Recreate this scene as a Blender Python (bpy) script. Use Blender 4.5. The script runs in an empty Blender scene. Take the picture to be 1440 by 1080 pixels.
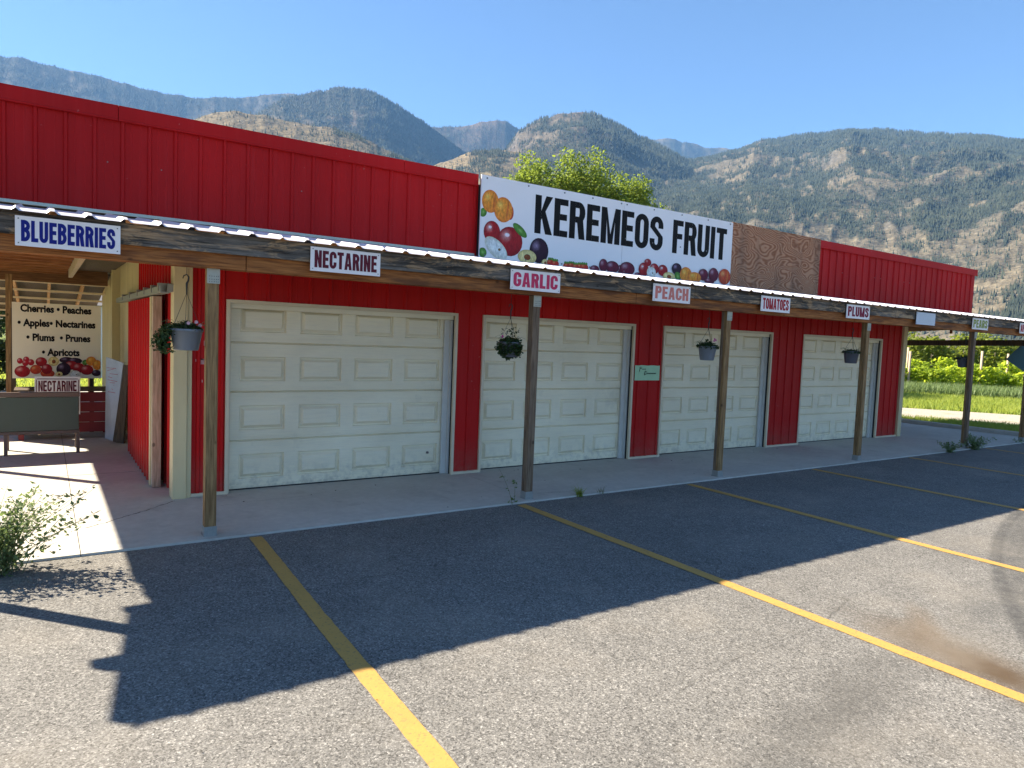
import bpy, math, random
import numpy as np
from mathutils import Vector, Matrix
C = bpy.context.scene
COL = C.collection
random.seed(7)
RNG = np.random.default_rng(11)

# ------------------------------------------------------------------ camera
EYE = 1.784
cam_data = bpy.data.cameras.new('camera')
cam = bpy.data.objects.new('camera', cam_data); COL.objects.link(cam)
cam_data.sensor_width = 36.0
cam_data.lens = 981.36 / 1440 * 36
cam_data.clip_start = 0.05
cam_data.clip_end = 30000
_r = Vector((0.82993, -0.55646, 0.03951)); _f = Vector((0.55785, 0.82740, -0.06487))
_r.normalize(); _f = (_f - _f.dot(_r) * _r).normalized(); _u = _r.cross(_f)
cam.matrix_world = Matrix(((_r.x, _u.x, -_f.x, 0), (_r.y, _u.y, -_f.y, 0), (_r.z, _u.z, -_f.z, EYE), (0, 0, 0, 1)))
C.camera = cam

# ------------------------------------------------------------------ light
SUN = Vector((-0.915, 1.05, 1.0)).normalized()
world = bpy.data.worlds.new('World'); C.world = world; world.use_nodes = True
wn = world.node_tree; wn.nodes.clear()
sky = wn.nodes.new('ShaderNodeTexSky'); sky.sky_type = 'NISHITA'; sky.sun_disc = False
sky.sun_elevation = math.asin(SUN.z); sky.sun_rotation = math.atan2(SUN.x, SUN.y)
sky.altitude = 2200; sky.air_density = 1.0; sky.dust_density = 0.0; sky.ozone_density = 4.5
bg = wn.nodes.new('ShaderNodeBackground'); bg.inputs['Strength'].default_value = 0.050
wo = wn.nodes.new('ShaderNodeOutputWorld')
wn.links.new(sky.outputs[0], bg.inputs['Color']); wn.links.new(bg.outputs[0], wo.inputs['Surface'])
sun_d = bpy.data.lights.new('sun', 'SUN'); sun_d.energy = 5.0; sun_d.angle = math.radians(0.53); sun_d.color = (1.0, 0.90, 0.74)
sun = bpy.data.objects.new('sun', sun_d); COL.objects.link(sun)
sun.rotation_euler = SUN.to_track_quat('Z', 'Y').to_euler(); sun.location = (0, 0, 60)
C.view_settings.view_transform = 'Standard'; C.view_settings.look = 'None'
C.view_settings.gamma = 1; C.view_settings.use_curve_mapping = False
C.view_settings.exposure = 2.12
C.cycles.max_bounces = 8; C.cycles.diffuse_bounces = 4; C.cycles.volume_bounces = 0
C.cycles.volume_step_rate = 5; C.cycles.transparent_max_bounces = 8

# ------------------------------------------------------------------ material helpers
class NB:
    def __init__(s, name):
        s.m = bpy.data.materials.new(name); s.m.use_nodes = True
        s.t = s.m.node_tree; s.t.nodes.clear()
        s.out = s.t.nodes.new('ShaderNodeOutputMaterial')
        s._pos = None
    def n(s, typ, props=None, **ins):
        nd = s.t.nodes.new('ShaderNode' + typ)
        for k, v in (props or {}).items(): setattr(nd, k, v)
        for k, v in ins.items():
            k = int(k[1:]) if k[0] == '_' and k[1:].isdigit() else k.replace('_', ' ')
            s.set(nd.inputs[k], v)
        return nd
    def set(s, inp, v):
        if isinstance(v, bpy.types.NodeSocket): s.t.links.new(v, inp)
        elif isinstance(v, (tuple, list)) and len(v) == 3 and inp.type == 'RGBA': inp.default_value = (*v, 1)
        else: inp.default_value = v
    def pos(s):
        if s._pos is None: s._pos = s.n('NewGeometry').outputs['Position']
        return s._pos
    def vec(s, sc=(1, 1, 1), off=(0, 0, 0), src=None):
        return s.n('Mapping', None, Vector=src or s.pos(), Scale=sc, Location=off).outputs[0]
    def noise(s, scale, detail=3, rough=0.55, sc=(1, 1, 1), dist=0.0, off=(0, 0, 0), src=None):
        return s.n('TexNoise', None, Vector=s.vec(sc, off, src), Scale=scale, Detail=detail, Roughness=rough, Distortion=dist).outputs['Fac']
    def vor(s, scale, sc=(1, 1, 1), feature='F1', out='Distance'):
        return s.n('TexVoronoi', {'feature': feature}, Vector=s.vec(sc), Scale=scale).outputs[out]
    def ramp(s, fac, stops, interp='LINEAR'):
        nd = s.n('ValToRGB', None, Fac=fac); cr = nd.color_ramp; cr.interpolation = interp
        while len(cr.elements) < len(stops): cr.elements.new(0.5)
        for e, (p, c) in zip(cr.elements, stops):
            e.position = p; e.color = (c, c, c, 1) if isinstance(c, (int, float)) else (*c, 1)
        return nd.outputs[0]
    def mix(s, fac, a, b, mode='MIX'):
        nd = s.n('Mix', {'data_type': 'RGBA', 'blend_type': mode})
        s.set(nd.inputs[0], fac); s.set(nd.inputs[6], a); s.set(nd.inputs[7], b)
        return nd.outputs[2]
    def math(s, op, a, b=0.0, c=0.0, clamp=False):
        nd = s.n('Math', {'operation': op, 'use_clamp': clamp})
        s.set(nd.inputs[0], a); s.set(nd.inputs[1], b); s.set(nd.inputs[2], c)
        return nd.outputs[0]
    def xyz(s):
        nd = s.n('SeparateXYZ', None, _0=s.pos()); return nd.outputs
    def bump(s, h, strength=0.3, dist=0.01):
        return s.n('Bump', None, Height=h, Strength=strength, Distance=dist).outputs[0]
    def fin(s, color, rough=0.6, metal=0.0, normal=None, spec=0.5, trans=None, extra=None):
        p = s.n('BsdfPrincipled', None, Base_Color=color, Roughness=rough, Metallic=metal)
        p.inputs['Specular IOR Level'].default_value = spec
        if normal is not None: s.set(p.inputs['Normal'], normal)
        o = p.outputs[0]
        if trans:
            tr = s.n('BsdfTranslucent', None, Color=trans[1])
            mx = s.n('MixShader', None, Fac=trans[0]); s.set(mx.inputs[1], o); s.set(mx.inputs[2], tr.outputs[0]); o = mx.outputs[0]
        s.t.links.new(o, s.out.inputs['Surface'])
        return s.m

def simple(name, col, rough=0.6, metal=0.0, var=0.12, scale=8, spec=0.5, bump=0.0):
    b = NB(name); f = b.noise(scale, 4)
    c = b.mix(f, tuple(x * (1 - var) for x in col), tuple(min(1, x * (1 + var)) for x in col))
    nm = b.bump(b.noise(scale * 12, 2), bump, 0.004) if bump else None
    return b.fin(c, rough, metal, nm, spec)

M = {}
def red_metal():
    b = NB('red painted metal')
    dirt = b.noise(1.3, 5, 0.6, sc=(1, 1, 0.35))
    c = b.mix(b.ramp(dirt, [(0.35, 0), (0.75, 1)]), (0.56, 0.010, 0.010), (0.43, 0.010, 0.010))
    st = b.noise(26, 3, 0.6, sc=(1, 1, 0.05))
    c = b.mix(b.math('MULTIPLY', b.ramp(st, [(0.5, 0), (0.85, 1)]), 0.3), c, (0.55, 0.035, 0.035))
    zz = b.xyz()[2]
    dust = b.math('MULTIPLY', b.ramp(zz, [(0.02, 1), (0.5, 0)]), b.ramp(b.noise(7, 5, 0.7), [(0.3, 0.1), (0.7, 0.6)]))
    c = b.mix(dust, c, (0.30, 0.11, 0.08))
    fade = b.ramp(b.noise(0.35, 3, 0.5, sc=(1, 1, 0.5)), [(0.35, 0.80), (0.68, 1.12)])
    c = b.mix(1.0, c, fade, 'MULTIPLY')
    chip = b.ramp(b.noise(19, 2, 0.5), [(0.76, 0), (0.78, 1)], )
    c = b.mix(b.math('MULTIPLY', chip, 0.25), c, (0.55, 0.35, 0.33))
    return b.fin(c, b.ramp(dirt, [(0, 0.40), (1, 0.55)]), 0.0, b.bump(b.noise(3.5, 2), 0.12, 0.02), 0.12)
M['red'] = red_metal()
def cream_metal():
    b = NB('cream painted metal')
    d = b.noise(2.2, 5, 0.6, sc=(1, 1, 0.4))
    c = b.mix(b.ramp(d, [(0.4, 0), (0.8, 1)]), (0.66, 0.54, 0.30), (0.54, 0.43, 0.24))
    return b.fin(c, 0.5, 0, None, 0.4)
M['cream'] = cream_metal()
def door_paint():
    b = NB('off white door paint')
    z = b.xyz()[2]
    d = b.noise(3, 6, 0.65, sc=(0.4, 1, 1))
    c = b.mix(b.ramp(d, [(0.4, 0), (0.8, 1)]), (0.90, 0.80, 0.58), (0.82, 0.71, 0.49))
    g = b.noise(60, 3, 0.6, sc=(0.08, 1, 1))
    c = b.mix(b.math('MULTIPLY', b.ramp(g, [(0.45, 0), (0.8, 1)]), 0.25), c, (0.58, 0.53, 0.44))
    # splash dirt near the floor
    low = b.math('MULTIPLY', b.ramp(z, [(0.0, 1), (0.35, 0)]), b.ramp(b.noise(9, 5, 0.7), [(0.45, 0), (0.7, 1)]))
    c = b.mix(b.math('MULTIPLY', low, 0.75), c, (0.36, 0.32, 0.26))
    c = b.mix(1.0, c, b.ramp(b.noise(0.7, 3, 0.6), [(0.3, 0.90), (0.7, 1.04)]), 'MULTIPLY')
    sm = b.math('MULTIPLY', b.ramp(b.noise(1.6, 5, 0.75, sc=(1, 1, 0.5), off=(2, 0, 5)), [(0.6, 0), (0.75, 1)]), 0.35)
    c = b.mix(sm, c, (0.45, 0.40, 0.30))
    return b.fin(c, 0.45, 0, b.bump(g, 0.08, 0.003), 0.4)
M['door'] = door_paint()
M['vinyl'] = simple('grey white vinyl stop', (0.60, 0.58, 0.53), 0.5)
M['trimcream'] = simple('cream trim', (0.66, 0.55, 0.38), 0.5, var=0.15, scale=5)
M['flash'] = simple('pale galvanised flashing', (0.58, 0.56, 0.46), 0.6, 0.0, scale=4)
M['black'] = simple('black void trim', (0.02, 0.018, 0.016), 0.8)
M['conc_core'] = simple('wall core', (0.06, 0.05, 0.045), 0.9)
def wood(name, c1, c2, grain_axis='x', weather=None, knots=True, rough=0.75):
    b = NB(name)
    sc = {'x': (0.06, 1, 1), 'y': (1, 0.06, 1), 'z': (1, 1, 0.06)}[grain_axis]
    g = b.noise(60, 4, 0.6, sc=sc, dist=0.4)
    c = b.mix(b.ramp(g, [(0.36, 0), (0.64, 1)]), tuple(v * .72 for v in c1), c2)
    big = b.noise(2.5, 4, 0.6, sc={'x': (0.5, 1, 3), 'y': (1, 0.5, 3), 'z': (3, 3, 0.5)}[grain_axis])
    if weather:
        c = b.mix(b.ramp(big, [(weather[1] - 0.07, 0), (weather[1] + 0.07, 1)]), c, b.mix(g, weather[0], tuple(x * 2.6 for x in weather[0])))
    if knots:
        ksc = {'x': (0.6, 1, 1), 'y': (1, 0.6, 1), 'z': (1, 1, 0.6)}[grain_axis]
        k = b.n('TexVoronoi', None, Vector=b.vec(ksc), Scale=5.5).outputs['Distance']
        c = b.mix(b.math('MULTIPLY', b.ramp(k, [(0.055, 1), (0.10, 0)]), 0.8), c, tuple(x * 0.25 for x in c1))
    return b.fin(c, rough, 0, b.bump(g, 0.35, 0.004), 0.25)
M['beam'] = wood('orange brown stained beam', (0.26, 0.085, 0.022), (0.42, 0.16, 0.045), 'x', ((0.08, 0.030, 0.012), 0.58))
def fascia_mat():
    b = NB('weathered grey fascia board')
    g = b.ramp(b.noise(38, 5, 0.7, sc=(0.045, 1, 1), dist=0.6), [(0.36, 0), (0.62, 1)])
    dark = b.mix(g, (0.026, 0.022, 0.019), (0.15, 0.13, 0.11))
    tan_ = b.mix(g, (0.17, 0.10, 0.05), (0.50, 0.34, 0.20))
    m1 = b.noise(2.6, 4, 0.75, sc=(0.8, 1, 4), dist=1.2)
    c = b.mix(b.ramp(m1, [(0.49, 0), (0.58, 0.9)]), dark, tan_)
    k = b.vor(3.4, sc=(1, 1, 2.0)); c = b.mix(b.ramp(k, [(0.03, 0.85), (0.09, 0)]), c, (0.03, 0.018, 0.01))
    m2 = b.noise(1.1, 3, 0.6, sc=(1, 1, 0.3), off=(4, 0, 0)); c = b.mix(b.ramp(m2, [(0.5, 0), (0.72, 0.55)]), c, b.mix(g, (0.14, 0.125, 0.11), (0.34, 0.31, 0.28)))
    return b.fin(c, 0.85, 0, b.bump(g, 0.5, 0.005), 0.2)
M['fascia'] = fascia_mat()
M['post'] = wood('treated brown post', (0.23, 0.125, 0.05), (0.37, 0.22, 0.095), 'z')
M['postgrey'] = wood('weathered greyish brown post', (0.16, 0.10, 0.06), (0.25, 0.17, 0.11), 'z')
M['joist'] = wood('orange joist', (0.27, 0.10, 0.035), (0.38, 0.16, 0.06), 'x', knots=False)
M['joisty'] = wood('orange rafter', (0.42, 0.19, 0.07), (0.55, 0.28, 0.12), 'y', knots=False)
M['orangewood'] = wood('bright orange rafter', (0.50, 0.24, 0.09), (0.62, 0.34, 0.15), 'y', knots=False)
M['deck'] = wood('dark roof boards', (0.16, 0.075, 0.035), (0.24, 0.11, 0.05), 'x', knots=False)
M['edge'] = wood('pale door edge board', (0.46, 0.33, 0.22), (0.56, 0.43, 0.31), 'z')
M['darkwood'] = wood('dark board', (0.07, 0.045, 0.028), (0.11, 0.07, 0.04), 'z', knots=False)
def plywood():
    b = NB('weathered plywood')
    v = b.vec((0.7, 1, 1.35))
    d = b.n('TexNoise', None, Vector=v, Scale=1.9, Detail=1.6, Roughness=0.45, Distortion=0.2).outputs['Fac']
    w = b.math('SINE', b.math('MULTIPLY', b.math('ADD', d, b.math('MULTIPLY', b.noise(1.1, 1), 0.5)), 150))
    f = b.ramp(b.math('ADD', b.math('MULTIPLY', w, 0.5), 0.5), [(0.2, 0), (0.75, 1)])
    c = b.mix(f, (0.30, 0.115, 0.055), (0.50, 0.245, 0.135))
    dark = b.noise(2.0, 5, 0.65, sc=(1.6, 1, 0.35))
    c = b.mix(b.math('MULTIPLY', b.ramp(dark, [(0.46, 0), (0.72, 1)]), 0.6), c, (0.14, 0.085, 0.06))
    c = b.mix(b.math('MULTIPLY', b.ramp(b.noise(40, 2, sc=(0.2, 1, 1)), [(0.5, 0), (0.8, 1)]), 0.35), c, (0.52, 0.38, 0.26))
    return b.fin(c, 0.85, 0, b.bump(w, 0.3, 0.004), 0.2)
M['ply'] = plywood()
M['roofwhite'] = simple('pinkish white roof sheet', (0.80, 0.74, 0.74), 0.35, 0.0, var=0.05)
M['galv'] = simple('galvanised steel', (0.30, 0.30, 0.28), 0.55, 0.3, var=0.2, scale=30)
M['bracket'] = simple('dull galvanised bracket', (0.42, 0.41, 0.33), 0.6, 0.1, var=0.15, scale=30)
M['rail'] = simple('dull steel rail', (0.30, 0.30, 0.27), 0.5, 0.6, var=0.25, scale=10)
M['signwhite'] = simple('white sign face', (0.88, 0.81, 0.78), 0.4, 0, var=0.03, scale=2)
M['signcream'] = simple('cream sign face', (0.88, 0.77, 0.57), 0.5, 0, var=0.05, scale=2)
for k, c in dict(ink_black=(0.010, 0.008, 0.007), ink_blue=(0.014, 0.02, 0.20), ink_maroon=(0.13, 0.018, 0.03), ink_pink=(0.62, 0.05, 0.12),
                 ink_peach=(0.68, 0.22, 0.18), ink_red=(0.42, 0.02, 0.03), ink_plum=(0.24, 0.012, 0.04), ink_green=(0.30, 0.34, 0.08), ink_faded=(0.60, 0.66, 0.69)).items():
    M[k] = simple(k.replace('_', ' '), c, 0.6, var=0.12, scale=25, spec=0.15)
M['screw'] = simple('grey screw head', (0.16, 0.15, 0.15), 0.5, 0.3)
def asphalt():
    b = NB('aged asphalt')
    x, y, z = b.xyz()
    ch = b.vor(170, out='Color'); lum = b.n('SeparateColor', None, _0=ch).outputs[0]
    ch2 = b.n('SeparateColor', None, _0=b.vor(90, out='Color')).outputs[1]
    c = b.ramp(b.math('ADD', b.math('MULTIPLY', lum, 0.55), b.math('MULTIPLY', ch2, 0.45)),
               [(0.10, (0.060, 0.056, 0.050)), (0.32, (0.135, 0.127, 0.115)), (0.62, (0.198, 0.187, 0.169)), (0.86, (0.30, 0.283, 0.255)), (1.0, (0.48, 0.455, 0.41))])
    big = b.noise(0.55, 5, 0.6, sc=(1, 1.6, 1))
    c = b.mix(1.0, c, b.ramp(big, [(0.3, 0.86), (0.7, 1.10)]), 'MULTIPLY')
    mid = b.noise(4.5, 5, 0.7)
    c = b.mix(1.0, c, b.ramp(mid, [(0.3, 0.88), (0.7, 1.07)]), 'MULTIPLY')
    # grimy darker patch where cars stand
    def blob(cx, cy, ax, ay, rot, soft=0.35, n=0.55, ns=2.2):
        ca, sa = math.cos(rot), math.sin(rot)
        dx = b.math('SUBTRACT', x, cx); dy = b.math('SUBTRACT', y, cy)
        u = b.math('DIVIDE', b.math('ADD', b.math('MULTIPLY', dx, ca), b.math('MULTIPLY', dy, sa)), ax)
        v = b.math('DIVIDE', b.math('SUBTRACT', b.math('MULTIPLY', dy, ca), b.math('MULTIPLY', dx, sa)), ay)
        r = b.math('SQRT', b.math('ADD', b.math('MULTIPLY', u, u), b.math('MULTIPLY', v, v)))
        r = b.math('ADD', r, b.math('MULTIPLY', b.math('SUBTRACT', b.noise(ns, 4, 0.6), 0.5), n * 2))
        return b.ramp(r, [(max(0, 1 - soft) * 0.6, 1), (1.0, 0)])
    c = b.mix(b.math('MULTIPLY', blob(3.35, 1.85, 1.25, 0.32, 0.15, 0.9), 0.62), c, (0.075, 0.070, 0.062))
    c = b.mix(b.math('MULTIPLY', blob(5.6, 2.1, 1.1, 0.25, 0.25, 0.9), 0.40), c, (0.09, 0.088, 0.082))
    c = b.mix(b.math('MULTIPLY', blob(4.52, 1.75, 0.95, 0.36, 1.42, 0.7, 0.3, 3), 1.0), c, (0.090, 0.060, 0.034))
    c = b.mix(b.math('MULTIPLY', blob(4.85, 2.2, 0.45, 0.12, 0.6, 0.8, 0.4, 3), 0.6), c, (0.12, 0.08, 0.045))
    # turning tyre marks
    def ring(cx, cy, r0, w, s):
        dx = b.math('SUBTRACT', x, cx); dy = b.math('SUBTRACT', y, cy)
        r = b.math('SQRT', b.math('ADD', b.math('MULTIPLY', dx, dx), b.math('MULTIPLY', dy, dy)))
        e = b.math('ABSOLUTE', b.math('SUBTRACT', r, r0))
        f = b.ramp(b.math('DIVIDE', e, w), [(0.35, 1), (1.0, 0)])
        return b.math('MULTIPLY', b.math('MULTIPLY', f, s), b.ramp(b.noise(9, 4, 0.7), [(0.25, 0.25), (0.7, 1)]))
    for cx, cy, r0, w, s in ((11.92, -9.55, 13.11, 0.08, 1.0), (11.92, -9.55, 12.97, 0.14, 0.8), (11.95, -9.6, 12.72, 0.12, 0.6), (11.9, -9.7, 12.35, 0.14, 0.45)):
        c = b.mix(ring(cx, cy, r0, w, s), c, (0.06, 0.058, 0.055))
    # hairline cracks
    cr = b.n('TexVoronoi', {'feature': 'DISTANCE_TO_EDGE'}, Vector=b.n('VectorMath', {'operation': 'ADD'}, _0=b.vec((0.45, 0.8, 1)), _1=b.n('TexNoise', None, Vector=b.pos(), Scale=1.5, Detail=4).outputs['Color']).outputs[0], Scale=0.42).outputs['Distance']
    crm = b.math('MULTIPLY', b.ramp(cr, [(0.0015, 1), (0.0035, 0)]), b.ramp(b.noise(0.5, 2), [(0.5, 0), (0.6, 0.55)]))
    c = b.mix(crm, c, (0.04, 0.036, 0.03))
    dust = b.ramp(b.noise(1.1, 4, 0.6, off=(3, 1, 0)), [(0.5, 0), (0.8, 0.35)])
    c = b.mix(dust, c, (0.33, 0.29, 0.235))
    h = b.math('ADD', lum, b.math('MULTIPLY', ch2, 0.8))
    return b.fin(c, 0.85, 0, b.bump(h, 0.7, 0.006), 0.3)
M['asphalt'] = asphalt()
def paint(name, col, worn=0.5):
    b = NB(name)
    lum = b.n('SeparateColor', None, _0=b.vor(95, out='Color')).outputs[0]
    w = b.noise(5, 5, 0.75)
    c = b.mix(w, col, tuple(v * 0.8 for v in col))
    gap = b.math('MULTIPLY', b.ramp(lum, [(0.0, 1), (0.16, 0)]), worn)
    c = b.mix(gap, c, (0.14, 0.12, 0.08))
    c = b.mix(b.math('MULTIPLY', b.ramp(b.noise(1.7, 5, 0.7, off=(5, 2, 0)), [(0.52, 0), (0.72, 1)]), 0.4), c, (0.30, 0.20, 0.07))
    return b.fin(c, 0.7, 0, b.bump(lum, 0.45, 0.005), 0.3)
M['yellow'] = paint('worn yellow line paint', (0.52, 0.295, 0.075))
def concrete():
    b = NB('broom finished concrete')
    n1 = b.noise(1.2, 6, 0.62); n2 = b.noise(14, 5, 0.7)
    c = b.mix(b.ramp(n1, [(0.3, 0), (0.7, 1)]), (0.45, 0.42, 0.365), (0.55, 0.52, 0.455))
    c = b.mix(1.0, c, b.ramp(n2, [(0.3, 0.90), (0.7, 1.05)]), 'MULTIPLY')
    st = b.ramp(b.noise(2.6, 5, 0.7, off=(7, 3, 0)), [(0.56, 0), (0.75, 1)])
    c = b.mix(b.math('MULTIPLY', st, 0.4), c, (0.25, 0.22, 0.19))
    sp = b.ramp(b.vor(22), [(0.03, 1), (0.06, 0)])
    c = b.mix(b.math('MULTIPLY', sp, b.ramp(b.noise(2.0, 2), [(0.55, 0), (0.65, 0.6)])), c, (0.12, 0.10, 0.08))
    return b.fin(c, 0.8, 0, b.bump(b.noise(120, 3, 0.6), 0.2, 0.003), 0.3)
M['concrete'] = concrete()
M['crack'] = simple('dirt filled crack', (0.05, 0.045, 0.035), 0.95)
def earth():
    b = NB('grassy ground')
    n1 = b.noise(0.35, 5, 0.6); n2 = b.noise(6, 5, 0.7)
    c = b.mix(b.ramp(n1, [(0.4, 0), (0.62, 1)]), (0.13, 0.19, 0.035), (0.20, 0.22, 0.06))
    c = b.mix(b.ramp(n2, [(0.3, 0), (0.8, 1)]), c, (0.09, 0.12, 0.03))
    return b.fin(c, 0.95, 0, b.bump(n2, 0.6, 0.05), 0.1)
M['grassground'] = earth()
def gravel():
    b = NB('pale gravel')
    lum = b.n('SeparateColor', None, _0=b.vor(40, out='Color')).outputs[0]
    c = b.mix(lum, (0.30, 0.26, 0.20), (0.48, 0.43, 0.36))
    c = b.mix(b.ramp(b.noise(1.5, 5, 0.6), [(0.55, 0), (0.75, 0.7)]), c, (0.20, 0.21, 0.10))
    return b.fin(c, 0.95, 0, b.bump(lum, 0.4, 0.02), 0.1)
M['gravel'] = gravel()
def leafmat(name, c1, c2, tr, f=0.35, scale=3):
    b = NB(name)
    n = b.noise(scale, 3, 0.7); n2 = b.noise(scale * 9, 1)
    c = b.mix(b.ramp(b.math('ADD', b.math('MULTIPLY', n, 0.6), b.math('MULTIPLY', n2, 0.4)), [(0.35, 0), (0.65, 1)]), c1, c2)
    return b.fin(c, 0.55, 0, None, 0.3, trans=(f, b.mix(n2, tr, tuple(v * 0.7 for v in tr))))
M['treeleaf'] = leafmat('bright tree leaf', (0.09, 0.14, 0.022), (0.19, 0.25, 0.045), (0.38, 0.48, 0.07), 0.42, 1.2)
M['vineleaf'] = leafmat('vine leaf', (0.16, 0.24, 0.025), (0.34, 0.42, 0.04), (0.70, 0.82, 0.06), 0.55, 1.0)
M['hopleaf'] = leafmat('tall back row leaf', (0.10, 0.13, 0.02), (0.18, 0.22, 0.03), (0.42, 0.48, 0.06), 0.42, 1.0)
M['darkleaf'] = leafmat('dark basket leaf', (0.025, 0.05, 0.015), (0.05, 0.085, 0.025), (0.08, 0.13, 0.03), 0.2, 9)
M['weedleaf'] = leafmat('grey green weed leaf', (0.09, 0.14, 0.045), (0.19, 0.25, 0.10), (0.30, 0.40, 0.12), 0.3, 7)
M['grassblade'] = leafmat('grass blade', (0.15, 0.22, 0.03), (0.30, 0.34, 0.06), (0.55, 0.62, 0.10), 0.45, 0.6)
M['deepleaf'] = leafmat('deep green leaf', (0.02, 0.045, 0.015), (0.05, 0.085, 0.03), (0.07, 0.12, 0.03), 0.25, 1.0)
M['stem'] = simple('green brown stem', (0.16, 0.17, 0.07), 0.8)
M['bark'] = wood('grey bark', (0.09, 0.07, 0.05), (0.16, 0.13, 0.10), 'z', knots=False)
M['petalpink'] = simple('magenta petal', (0.50, 0.03, 0.22), 0.6)
M['petalpale'] = simple('pale pink petal', (0.72, 0.45, 0.50), 0.6)
M['pot'] = simple('grey plastic pot', (0.19, 0.21, 0.24), 0.45, var=0.06, scale=6)
M['potdark'] = simple('dark grey plastic pot', (0.10, 0.105, 0.125), 0.45, var=0.06, scale=6)
M['wire'] = simple('dark wire', (0.05, 0.05, 0.05), 0.5, 0.5)
M['soil'] = simple('potting soil', (0.04, 0.03, 0.02), 0.95)
M['benchgreen'] = simple('dark green bench panel', (0.035, 0.055, 0.038), 0.35, var=0.15, scale=14)
M['benchbrown'] = simple('brown bench frame', (0.13, 0.085, 0.065), 0.6, var=0.15)
M['cratered'] = simple('dark red painted crate', (0.20, 0.012, 0.016), 0.6, var=0.2)
M['palewhite'] = simple('pale bluish white board', (0.60, 0.64, 0.70), 0.5, var=0.08, scale=5)
M['greyboard'] = simple('weathered grey white board', (0.42, 0.43, 0.46), 0.6, var=0.25, scale=5)
M['palewood'] = simple('pale purlin wood', (0.80, 0.62, 0.42), 0.7, var=0.12)
M['mint'] = simple('mint green card', (0.42, 0.64, 0.40), 0.7, var=0.08, scale=12)
M['tarp'] = simple('dark green canvas', (0.012, 0.055, 0.05), 0.8, var=0.2)
M['housewhite'] = simple('white clapboard', (0.72, 0.75, 0.80), 0.5, var=0.04)
M['shingle'] = simple('grey shingles', (0.15, 0.14, 0.14), 0.9, var=0.3, scale=20)
M['tape'] = simple('tape residue', (0.50, 0.25, 0.24), 0.7)
def printmat():
    b = NB('printed fruit picture')
    a = b.n('VertexColor', {'layer_name': 'Col'})
    c = b.mix(1.0, a.outputs[0], b.ramp(b.noise(38, 4, 0.7, sc=(1, 1, 0.5)), [(0.3, 0.62), (0.7, 1.3)]), 'MULTIPLY')
    return b.fin(c, 0.5, 0, None, 0.25)
M['print'] = printmat()

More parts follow.
